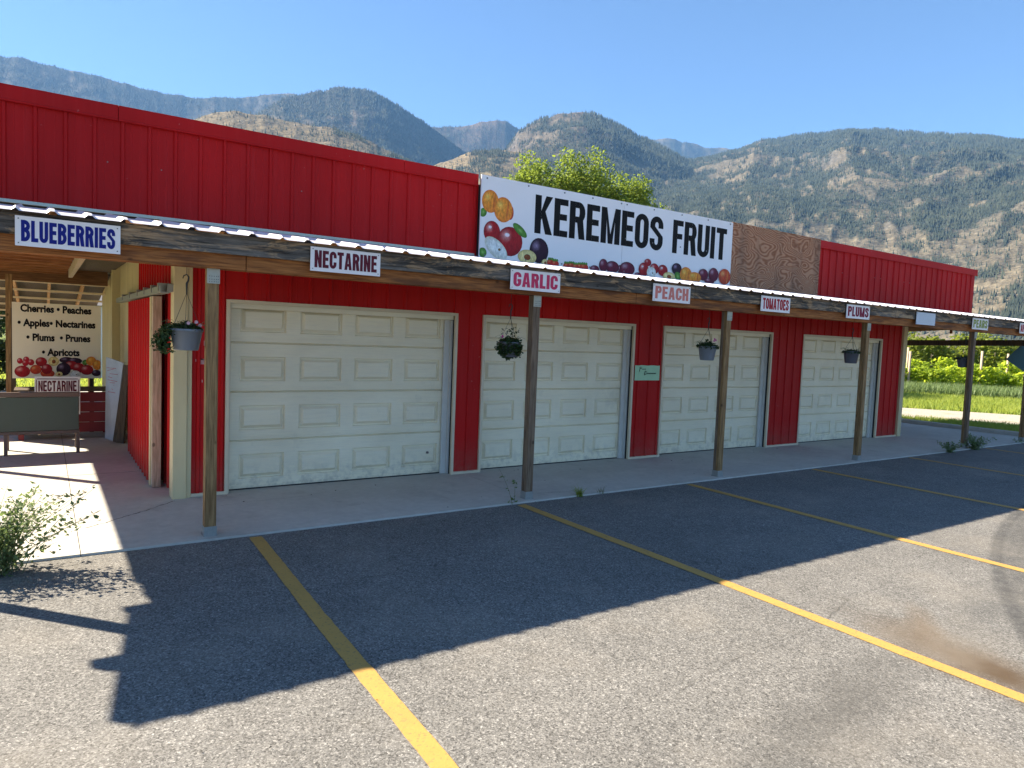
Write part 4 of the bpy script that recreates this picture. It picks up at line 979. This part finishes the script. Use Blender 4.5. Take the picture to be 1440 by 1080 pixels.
weed('tall_weed', 4.22, 6.13, 0, 2, .52, .16, .05, 'thin tall dry weed at the slab edge beside the post under GARLIC', 'weed', 22, -.05, 10)
def tuft(x, y, z, n, h, lab, seed, mat='grassblade', sp=.16):
    rs = random.Random(seed); o = root('grass_tuft', (x, y, z), lab, 'grass tuft'); m = MB()
    for k in range(n):
        a = rs.uniform(0, 6.28); L = h * rs.uniform(.5, 1.1); s_ = sp * rs.uniform(.2, 1); px, py = x + rs.gauss(0, .02), y + rs.gauss(0, .015); w = .003
        q = [(px + math.cos(a) * s_ * t * t, py + math.sin(a) * s_ * t * t, z + L * (t - .3 * t * t)) for t in (0, .35, .7, 1)]
        for i in range(3):
            w0, w1 = w * (1 - i / 3), w * (1 - (i + 1) / 3) + .0003
            m.face([(q[i][0] - w0 * math.sin(a), q[i][1] + w0 * math.cos(a), q[i][2]), (q[i][0] + w0 * math.sin(a), q[i][1] - w0 * math.cos(a), q[i][2]), (q[i + 1][0] + w1 * math.sin(a), q[i + 1][1] - w1 * math.cos(a), q[i + 1][2]), (q[i + 1][0] - w1 * math.sin(a), q[i + 1][1] + w1 * math.cos(a), q[i + 1][2])])
    m.build('blades', mat, o)
tuft(5.13, 6.13, 0, 90, .17, 'small green grass tuft in the joint between slab and asphalt, right of the second post', 31, sp=.2)
tuft(5.45, 6.13, 0, 22, .13, 'tiny brownish tuft just right of the green grass tuft', 32, 'stem', .1)
weed('low_weed', 13.95, 6.1, 0, 16, .24, .28, .04, 'low dark weed clump at the slab edge, left of the fifth post', 'weed', 23, 0, 26, 'weedleaf')
weed('low_weed', 14.95, 6.1, 0, 26, .32, .42, .04, 'larger weed clump hiding the foot of the fifth post', 'weed', 24, 0, 30, 'weedleaf')
weed('low_weed', 17.1, 6.15, 0, 6, .12, .2, .03, 'tiny weed at the slab edge near the last post', 'weed', 25, 0, 14, 'weedleaf')
m = MB(); rs = random.Random(77)
lit = [(rs.uniform(1.2, 15), rs.choice((rs.uniform(6.2, 7.7), rs.uniform(7.3, 7.72)))) for k in range(70)] + [(rs.uniform(-.5, 9), rs.uniform(1.5, 5.8)) for k in range(26)]
for x, y in lit:
    z = .021 if y > 6.13 else .006; s_ = rs.uniform(.004, .014) if y > 6.13 else rs.uniform(.004, .009); a = rs.uniform(0, 3)
    m.face([(x + s_ * math.cos(a), y + s_ * math.sin(a), z), (x + .5 * s_ * math.cos(a + 1.6), y + .5 * s_ * math.sin(a + 1.6), z + s_ * .5), (x - s_ * math.cos(a), y - s_ * math.sin(a), z), (x + .5 * s_ * math.cos(a - 1.6), y + .5 * s_ * math.sin(a - 1.6), z + s_ * .3)])
setp(m.build('leaf_litter', 'soil'), kind='stuff')

# ------------------------------------------------------------------ tree behind the sign
def tree(x, y, zt, blobs, nleaf, lsz, lab, mat, seed, trunk_r=.22, name='leafy_tree', group=None):
    rs = random.Random(seed); o = root(name, (x, y, -.06), lab, 'tree', group); m = MB()
    fork = Vector((x, y, zt * .33)); m.tube([(x, y, -.06), (x + .1, y, zt * .18), fork], [trunk_r * 1.25, trunk_r, trunk_r * .8], 9)
    lm = MB(); pts = []; tot = sum(b[3] ** 2 * b[4] for b in blobs)
    for (bx, by, bz, r, rz) in blobs:
        c = Vector((bx, by, bz)); mid = fork.lerp(c, .5) + Vector((rs.gauss(0, .3), rs.gauss(0, .3), .3)); m.tube([fork, mid, c], [trunk_r * .6, trunk_r * .35, trunk_r * .12], 6)
        n = int(nleaf * (r * r * rz) / tot); subs = []
        for k in range(max(10, int(16 * r))):
            v = Vector((rs.gauss(0, 1), rs.gauss(0, 1), rs.gauss(0, 1))).normalized() * rs.uniform(.45, 1.0); e = c + Vector((v.x * r, v.y * r, v.z * rz)); subs.append((e, rs.uniform(.26, .42) * r))
            q = mid.lerp(c, rs.random()); m.tube([q, q.lerp(e, .5) + Vector((rs.gauss(0, .12), rs.gauss(0, .12), .1)), e], [trunk_r * .16, trunk_r * .09, trunk_r * .03], 4)
        for k in range(n):
            e, s_ = rs.choice(subs); d = Vector((rs.gauss(0, 1), rs.gauss(0, 1), rs.gauss(0, 1))); d *= s_ * (rs.random() ** .4) / max(.3, d.length); pts.append(e + d * Vector((1, 1, .8)).length * .62)
    leaves(lm, pts, lsz, rs, .35, .62)
    m.build('trunk', 'bark', o); lm.build('crown', mat, o); return o
tree(20.6, 25.6, 10.0, [(20.4, 25, 8.7, 1.8, 1.35), (18.5, 25.2, 8.6, 1.6, 1.2), (22.2, 25, 8.3, 1.8, 1.25), (20.5, 25.3, 7.2, 2.4, 1.6), (23.7, 25.4, 7.7, 1.6, 1.1), (24.9, 25.6, 7.2, 1.3, .9), (18.2, 25.2, 6.9, 1.5, 1.2), (16.7, 25.3, 8.0, 1.0, .65), (25.6, 25.6, 7.0, .9, .7), (16.6, 25.3, 6.3, 1.1, .9)],
     46000, .16, 'bright green leafy tree rising behind the main sign', 'treeleaf', 41)
tree(-1.6, 21.5, 2.4, [(-1.05, 21.5, 1.5, .6, 1.0), (-1.1, 21.3, .6, .55, .8), (-2.0, 21.6, 1.0, .8, 1.0)], 5000, .12, 'dark shrub standing just behind the breezeway at the left edge', 'deepleaf', 71, .06, 'dark_shrub')
# dark trees seen under the breezeway
for i, (x, y, h, lab) in enumerate(((-4.5, 44, 6, 'dark green tree far behind the breezeway at the left edge'), (0.5, 48, 7, 'dark green tree far behind the produce board'), (5.5, 46, 6, 'dark green tree behind the building, next to the white house'))):
    tree(x, y, h, [(x, y, h * .62, 2.5, 2.2), (x - 1.4, y, h * .45, 2.0, 1.9), (x + 1.5, y, h * .42, 2.0, 1.9), (x, y - .5, h * .25, 2.6, 1.4)], 7000, .32, lab, 'deepleaf', 50 + i, .2, 'dark_tree', 'dark trees behind the breezeway')
HW = root('clapboard_house', (3.2, 27, 0), 'white clapboard house wall glimpsed behind the breezeway', 'house')
MB().box((1.5, 26.03, -.05), (6.0, 30, 2.3)).build('wall', 'housewhite', HW)
for k in range(15): MB().hexa([(1.49, 25.99, k * .15), (6.01, 25.99, k * .15), (6.01, 26.028, k * .15), (1.49, 26.028, k * .15)], [(1.49, 26.015, k * .15 + .147), (6.01, 26.015, k * .15 + .147), (6.01, 26.028, k * .15 + .147), (1.49, 26.028, k * .15 + .147)]).build('clapboard', 'housewhite', HW)
MB().hexa([(1.3, 25.7, 2.31), (6.2, 25.7, 2.31), (6.2, 30.3, 2.31), (1.3, 30.3, 2.31)], [(1.3, 27.9, 3.2), (6.2, 27.9, 3.2), (6.2, 28.1, 3.2), (1.3, 28.1, 3.2)]).build('roof', 'shingle', HW)

# ------------------------------------------------------------------ vineyard at the right
def vine_row(p, t0, t1, h0, h1, thick, n, lsz, mat, lab, seed, name='vine_row', post=None, gaps=True):
    rs = random.Random(seed); c = Vector((p[0] + D.x * (t0 + t1) / 2, p[1] + D.y * (t0 + t1) / 2, -.06)); o = root(name, c, lab, 'vine row', 'rows of vines beyond the gravel track')
    nx, ny = -D.y, D.x; m = MB(); pts = []
    while len(pts) < n:
        t = rs.uniform(t0, t1); hh = h1 * (.86 + .10 * math.sin(t * 1.7 + seed) + .07 * math.sin(t * 4.3 + 1)); 
        if gaps and math.sin(t * 2.2 + seed) > .80 and rs.random() < .7: continue
        k = rs.random(); z = h0 + (hh - h0) * (k ** .8); w = thick * (1 - .5 * abs(k - .5)) * (.8 + .25 * math.sin(t * 3.1)); q = rs.choice((-1, 1)) * w * rs.random() ** .4
        pts.append((p[0] + D.x * t + nx * q, p[1] + D.y * t + ny * q, z))
    leaves(m, pts, lsz, rs, .4, .95); m.build('foliage', mat, o)
    m = MB(); t = t0 + .5
    while t < t1:
        bx, by = p[0] + D.x * t, p[1] + D.y * t; m.tube([(bx, by, -.06), (bx + rs.gauss(0, .05), by, h1 * .4), (bx + rs.gauss(0, .1), by, h1 * .7)], [.04, .03, .02], 5); t += 1.6
    m.build('vine_trunks', 'bark', o)
    m = MB()
    for z in (h1 * .45, h1 * .7): m.tube([(p[0] + D.x * t0, p[1] + D.y * t0, z), (p[0] + D.x * t1, p[1] + D.y * t1, z)], .004, 4)
    m.build('trellis_wire', 'galv', o)
    if post:
        t = t0 + post[0]
        while t < t1:
            bx, by = p[0] + D.x * t - nx * .35, p[1] + D.y * t - ny * .35
            MB().tube([(bx, by, -.06), (bx, by, post[1] * rs.uniform(.95, 1.05))], .055, 7).build('trellis_post', 'edge', o); t += post[2]
vine_row((36.5, 17.6), -9, 9, .25, 1.45, .55, 9000, .19, 'vineleaf', 'nearest row of bright vines beyond the gravel track, with pale trellis posts', 61, post=(2.35, 2.0, 3.05))
vine_row((39.5, 19.6), -10, 10, .3, 1.75, .5, 6500, .2, 'vineleaf', 'second row of vines, just behind the nearest row', 62, post=(.6, 2.1, 4.6))
vine_row((43.5, 21.8), -12, 12, .4, 3.0, .8, 11000, .24, 'hopleaf', 'third row of vines, taller and darker underneath', 63, gaps=False)
vine_row((47.5, 24.0), -14, 14, .4, 3.5, 1.0, 12000, .27, 'hopleaf', 'farthest and tallest row of vines', 64, gaps=False)
# grasses
def grass(name, n, sampler, h, w, mat, seed):
    r = np.random.default_rng(seed); P_ = sampler(r, n); n = len(P_); hh = h * r.uniform(.5, 1.2, n); a = r.uniform(0, 2 * np.pi, n); ln = r.normal(0, .35, (n, 2)) * hh[:, None]
    V = np.zeros((n, 3, 3)); V[:, 0, :2] = P_ + np.stack([np.cos(a), np.sin(a)], 1) * w; V[:, 1, :2] = P_ - np.stack([np.cos(a), np.sin(a)], 1) * w; V[:, 2, :2] = P_ + ln; V[:, :2, 2] = -.06; V[:, 2, 2] = -.06 + hh
    me = bpy.data.meshes.new(name); me.vertices.add(n * 3); me.vertices.foreach_set('co', V.ravel()); me.loops.add(n * 3); me.loops.foreach_set('vertex_index', np.arange(n * 3)); me.polygons.add(n); me.polygons.foreach_set('loop_start', np.arange(n) * 3); me.update(calc_edges=True); me.materials.append(M[mat])
    setp(inst(name, me, None, (0, 0, 0)), kind='stuff')
Dn = np.array([D.x, D.y]); Nn = np.array([.817, .577])
def band(c, a0, a1, b0, b1):
    return lambda r, n: np.array(c) + r.uniform(a0, a1, (n, 1)) * Dn + (b0 + (b1 - b0) * r.random((n, 1)) ** .9) * Nn
grass('meadow_grass', 60000, band((24.0, 12.2), -9, 9, .1, 13.0), .20, .018, 'grassblade', 5)
grass('tall_weeds', 26000, band((34.0, 16.9), -9, 9, -1.6, 2.2), .52, .03, 'weedleaf', 6)
def verge(r, n):
    p = np.stack([r.uniform(18.64, 21.6, n), r.uniform(5.5, 14, n)], 1); d = (p - np.array([20.2, 10.5])) @ Nn; return p[(d < r.uniform(-.5, .25, n))]
grass('verge_grass', 26000, verge, .15, .012, 'grassblade', 7)
grass('back_lawn', 26000, lambda r, n: np.stack([r.uniform(-6, 4, n), r.uniform(22, 40, n)], 1), .12, .02, 'grassblade', 8)

# ------------------------------------------------------------------ mountains
def vn(x, y, seed):
    xi = np.floor(x).astype(np.int64); yi = np.floor(y).astype(np.int64); fx = x - xi; fy = y - yi
    fx = fx * fx * fx * (fx * (fx * 6 - 15) + 10); fy = fy * fy * fy * (fy * (fy * 6 - 15) + 10)
    def h(a, b):
        n = (a * 374761393 + b * 668265263 + seed * 982451653) & 0x7fffffff; n = ((n ^ (n >> 13)) * 1274126177) & 0x7fffffff; n = (n ^ (n >> 16)) & 0xffffff
        return n / float(0xffffff)
    return (h(xi, yi) * (1 - fx) + h(xi + 1, yi) * fx) * (1 - fy) + (h(xi, yi + 1) * (1 - fx) + h(xi + 1, yi + 1) * fx) * fy
def fbm(x, y, seed, o=5, g=.5, ridged=False):
    s = 0; a = 1; t = 0
    for i in range(o):
        v = vn(x, y, seed + i * 17)
        if ridged: v = 1 - abs(2 * v - 1)
        s = s + a * v; t += a; a *= g; x = x * 2.03 + 11.3; y = y * 2.03 + 5.7
    return s / t
AZ = np.radians(np.concatenate([np.arange(-50, -6, .5), np.arange(-6, 74, .085), np.arange(74, 120, .5)]))
RR = np.concatenate([[600], np.geomspace(760, 9500, 330)])
A2, R2 = np.meshgrid(AZ, RR)
Xg, Yg = R2 * np.sin(A2), R2 * np.cos(A2)
# range: (azimuths, elevations of the ridge, ridge distance, foot distance, steepness, seed, spur amplitude)
RANGES = [
 ([-50, -20, -6, -2.2, -1.1, .8, 2.9, 5.9, 8.6, 12, 15.5, 17.1, 20, 24, 28], [15, 15.5, 16.2, 16.44, 16.63, 16.53, 16.53, 16.23, 16.16, 16.64, 17.42, 17.5, 15.5, 13, 9], 6600, 3600, 1.0, 3, .05),
 ([8, 12, 15.5, 17.1, 19.2, 20.8, 23, 25.2, 26.9, 28.7, 29.8, 32, 36, 40], [11, 14.5, 17.1, 17.57, 18.21, 18.44, 18.02, 16.96, 16.07, 14.89, 14.43, 12.6, 10.5, 6], 4400, 2300, .95, 5, .085),
 ([-50, -10, 0, 5, 9, 10.6, 12, 14.5, 16.6, 19.2, 22, 24.2, 25.9, 29, 33, 37], [6, 9, 11, 13.3, 14.67, 15.42, 15.73, 15.69, 15.5, 15.4, 14.75, 13.9, 13.29, 11.6, 9.5, 5], 2300, 1100, .9, 7, .07),
 ([18, 22, 24, 27, 29.8, 32.1, 35, 37.9, 42, 47], [6, 9.5, 11.5, 13.36, 14.53, 14.8, 14.65, 13.67, 11, 6], 2600, 1400, .9, 9, .07),
 ([20, 24, 26.9, 29.2, 31.4, 32.7, 33.7, 36, 40, 44], [13.5, 15.6, 16.27, 16.37, 17.0, 17.06, 16.43, 14.5, 12, 8], 5400, 3600, .95, 11, .085),
 ([38, 42, 44.2, 46.2, 48.4, 51, 52, 55, 60], [13, 15.2, 15.84, 15.81, 15.2, 14.97, 15.32, 14.6, 12], 7600, 5000, 1.0, 13, .06),
 ([38, 42, 45, 48.9, 51, 52.5, 55, 57.9, 60.3, 63.4, 66.3, 69.1, 74, 85, 100, 120], [9, 12, 13.6, 14.4, 14.87, 15.4, 15.65, 15.74, 15.64, 15.12, 14.67, 14.0, 13.4, 12.6, 11.5, 9], 4100, 1250, .84, 15, .10),
 ([27, 30, 32.0, 33.7, 35.4, 37.7, 39.4, 41.1, 43.4, 45.7, 48.5, 51.2, 53.5, 56, 60], [7, 11, 14, 16.2, 17.25, 17.71, 17.68, 17.08, 15.95, 15.01, 13.41, 11.54, 9.8, 7.5, 4], 3500, 1700, .92, 21, .085)]
Zg = np.full(A2.shape, -3.0); Own = np.zeros(A2.shape, int); Tg = np.zeros(A2.shape)
deg = np.degrees(A2)
for i, (az, el, Dm, Fm, pw, seed, amp) in enumerate(RANGES):
    e = np.interp(deg, az, el); e = np.where((deg < az[0]) | (deg > az[-1]), 0.0, e)
    Dd = Dm * (1 + .05 * np.sin(A2 * 6 + seed)); H = Dd * np.tan(np.radians(e))
    F_ = Fm * (1 + .10 * np.sin(A2 * 9 + seed * 2)); t = (R2 - F_) / (Dd - F_)
    prof = np.where(t <= 0, 0, np.where(t <= 1, np.clip(t, 0, 1) ** pw, np.clip(1 - (t - 1) * .55, 0, 1)))
    wx = fbm(A2 * Dm / 900, R2 / 1500, seed + 50, 3) * 1.2
    sp_ = .45 * fbm(A2 * Dm / 620 + wx, R2 / 1300 + wx, seed, 5, .5, True) + .55 * fbm((Xg + Yg * .5) / 700 + wx, (Yg - Xg * .5) / 900 + wx, seed + 31, 6, .52, True)
    env = np.clip(t, 0, 1) * np.clip(1 - t, 0, 1) ** .9 * 3.4
    fine = (fbm(Xg / 90, Yg / 90, seed + 90, 4, .6, True) - .5) * 9 * np.clip(prof * 3, 0, 1) * np.where(np.abs(t - 1) < .15, np.abs(t - 1) / .15 * .7 + .3, 1)
    z = H * prof + (sp_ - .62) * H * amp * (2.1 if i >= 6 else 1.9) * env + fine * (1 if Dm < 6000 else .5) - 8 * (prof <= 0)
    z += (fbm(A2 * 90, R2 * 0, seed + 70, 3) - .5) * H * .012 * np.clip(prof, 0, 1) ** 3
    up = z > Zg; Zg = np.where(up, z, Zg); Own = np.where(up, i, Own); Tg = np.where(up, t, Tg)
nr, na = A2.shape
# forest cover decides the ground tint and where conifers stand
gy, gx = np.gradient(Zg); 
dA = np.gradient(AZ)[None, :] * R2; dR = np.gradient(RR)[:, None]
slopeA = gx / dA; slopeR = gy / dR; slope = np.hypot(slopeA, slopeR)
base_f = np.array([1.0, .88, .10, .38, .72, .60, .62, .74])[Own]
shade_side = np.clip(slopeA * 1.1, -1, 1)           # faces turned from the sun hold more trees
forest = fbm(Xg / 420, Yg / 420, 200, 5, .6) * 1.5 - .75 + (fbm(Xg / 70, Yg / 70, 210, 3, .6) - .5) * 1.3 + base_f + .32 * -shade_side
forest = forest + .30 * (Own == 6) * np.clip(Tg - .62, 0, .3) / .3 - .10 * (Own == 6) * np.clip(.5 - Tg, 0, .5)
forest = np.clip((forest - .42) * 2.6, 0, 1)
rock = np.clip((slope - .75) * 1.2 + (fbm(Xg / 55, Yg / 55, 230, 4, .65) - .55) * 2.4, 0, .8)
tan1 = np.array([.140, .114, .074]); tan2 = np.array([.078, .072, .056]); rk = np.array([.085, .083, .082]); fo = np.array([.020, .028, .022]); brn = np.array([.100, .070, .056])
v = fbm(Xg / 150, Yg / 150, 240, 4, .6)[..., None]
col = tan1 * v + tan2 * (1 - v); col = col * (1 - rock[..., None] * .75) + rk * rock[..., None] * .75
col = col * (1 - forest[..., None] * .80) + fo * forest[..., None] * .80
burn = np.clip((Tg - .80) * 7, 0, 1) * (Own == 6) * np.clip(fbm(Xg / 500, Yg / 500, 260, 3) * 3 - .7, 0, 1) + .85 * np.clip((Tg - .45) * 3, 0, 1) * np.isin(Own, (4, 7)) * np.where(Own == 7, np.clip(fbm(Xg / 500, Yg / 500, 266, 3) * 3.4 - 1.1, 0, 1), 1) + .5 * (Own == 1) * np.clip(fbm(Xg / 600, Yg / 600, 265, 3) * 3 - 1, 0, 1)
col = col * (1 - burn[..., None] * .65) + brn * burn[..., None] * .65
col = col * np.where(np.isin(Own, (2, 3)), 1.4, 1.0)[..., None] * np.where(np.isin(Own, (2, 3))[..., None], np.array([1.08, 1.0, .86]), 1.0)
speck = fbm(Xg / 16, Yg / 16, 270, 2, .6)[..., None]; col = col * (.62 + .76 * speck)
me = bpy.data.meshes.new('mountains'); V = np.stack([Xg, Yg, Zg], -1).reshape(-1, 3)
me.vertices.add(len(V)); me.vertices.foreach_set('co', V.ravel())
ii = np.arange(nr * na).reshape(nr, na); q = np.stack([ii[:-1, :-1], ii[:-1, 1:], ii[1:, 1:], ii[1:, :-1]], -1).reshape(-1, 4)[:, ::-1]
me.loops.add(q.size); me.loops.foreach_set('vertex_index', q.ravel()); me.polygons.add(len(q)); me.polygons.foreach_set('loop_start', np.arange(len(q)) * 4); me.update(calc_edges=True)
me.polygons.foreach_set('use_smooth', np.ones(len(q), bool))
ca = me.color_attributes.new('Col', 'FLOAT_COLOR', 'POINT'); ca.data.foreach_set('color', np.concatenate([col.reshape(-1, 3), np.ones((nr * na, 1))], 1).ravel())
b = NB('mountain slope'); a_ = b.n('VertexColor', {'layer_name': 'Col'}).outputs[0]
n1 = b.noise(.09, 3, .7, sc=(1, 1, 1.5)); n2 = b.noise(.025, 4, .7)
c_ = b.mix(1.0, a_, b.ramp(n1, [(.35, .62), (.65, 1.3)]), 'MULTIPLY')
me.materials.append(b.fin(c_, .95, 0, b.bump(b.math('ADD', n1, b.math('MULTIPLY', n2, 2.0)), .6, 6.0), .05))
setp(inst('mountains', me, None, (0, 0, 0)), kind='structure')
# conifers standing on the slopes, one mass
NT = 110000
r = np.random.default_rng(9)
ta = np.radians(r.uniform(-3, 71, NT * 9)); trr = np.exp(r.uniform(np.log(1200), np.log(7400), NT * 9))
ja = np.searchsorted(AZ, ta) - 1; jr = np.searchsorted(RR, trr) - 1
fa = (ta - AZ[ja]) / (AZ[ja + 1] - AZ[ja]); fr = (trr - RR[jr]) / (RR[jr + 1] - RR[jr])
zz = (Zg[jr, ja] * (1 - fa) + Zg[jr, ja + 1] * fa) * (1 - fr) + (Zg[jr + 1, ja] * (1 - fa) + Zg[jr + 1, ja + 1] * fa) * fr
fprob = forest[jr, ja] * .9 + .05
fprob *= np.where(Tg[jr, ja] > 1.05, 0.0, 1) * (zz > 30)
# only slopes that can be seen: elevation angle must rise along the line of sight
elev = np.maximum.accumulate(Zg / R2, 0); vis = (zz + 12) / trr >= elev[np.maximum(jr - 1, 0), ja] - .0005
ok = (r.random(len(ta)) < fprob) & vis
idx = np.nonzero(ok)[0][:NT]
tx, ty, tz = trr[idx] * np.sin(ta[idx]), trr[idx] * np.cos(ta[idx]), zz[idx]
n = len(idx); hh = r.uniform(7, 17, n) * np.clip(trr[idx] / 3000, .75, 1.15); ww = hh * r.uniform(.14, .24, n); ph = r.uniform(0, 6.28, n)
V = np.zeros((n, 4, 3)); 
for k in range(3): V[:, k, 0] = tx + ww * np.cos(ph + k * 2.094); V[:, k, 1] = ty + ww * np.sin(ph + k * 2.094); V[:, k, 2] = tz - 2
V[:, 3, 0] = tx; V[:, 3, 1] = ty; V[:, 3, 2] = tz + hh
fi = (np.arange(n)[:, None, None] * 4 + np.array([[0, 1, 3], [1, 2, 3], [2, 0, 3]])[None]).reshape(-1, 3)
me = bpy.data.meshes.new('conifers'); me.vertices.add(n * 4); me.vertices.foreach_set('co', V.ravel()); me.loops.add(fi.size); me.loops.foreach_set('vertex_index', fi.ravel()); me.polygons.add(len(fi)); me.polygons.foreach_set('loop_start', np.arange(len(fi)) * 3); me.update(calc_edges=True)
b = NB('conifer'); me.materials.append(b.fin(b.mix(b.ramp(b.noise(.02, 3, .7), [(.35, 0), (.65, 1)]), (.026, .036, .028), (.056, .064, .044)), .9, 0, None, .1))
setp(inst('mountain_conifers', me, None, (0, 0, 0)), kind='stuff')
print('conifers', n, 'terrain', len(q))
# ------------------------------------------------------------------ haze
HB = MB(); HB.box((-11000, -11000, -4.5), (11000, 11000, 2600))
bz = bpy.data.materials.new('haze air'); bz.use_nodes = True; t_ = bz.node_tree; t_.nodes.clear()
pv = t_.nodes.new('ShaderNodeVolumePrincipled'); ov = t_.nodes.new('ShaderNodeOutputMaterial')
pv.inputs['Color'].default_value = (0.24, 0.52, 1.0, 1); pv.inputs['Density'].default_value = 5.6e-5; pv.inputs['Anisotropy'].default_value = 0.0
t_.links.new(pv.outputs[0], ov.inputs['Volume'])
M['haze'] = bz
hz = HB.build('haze', 'haze'); setp(hz, kind='stuff')
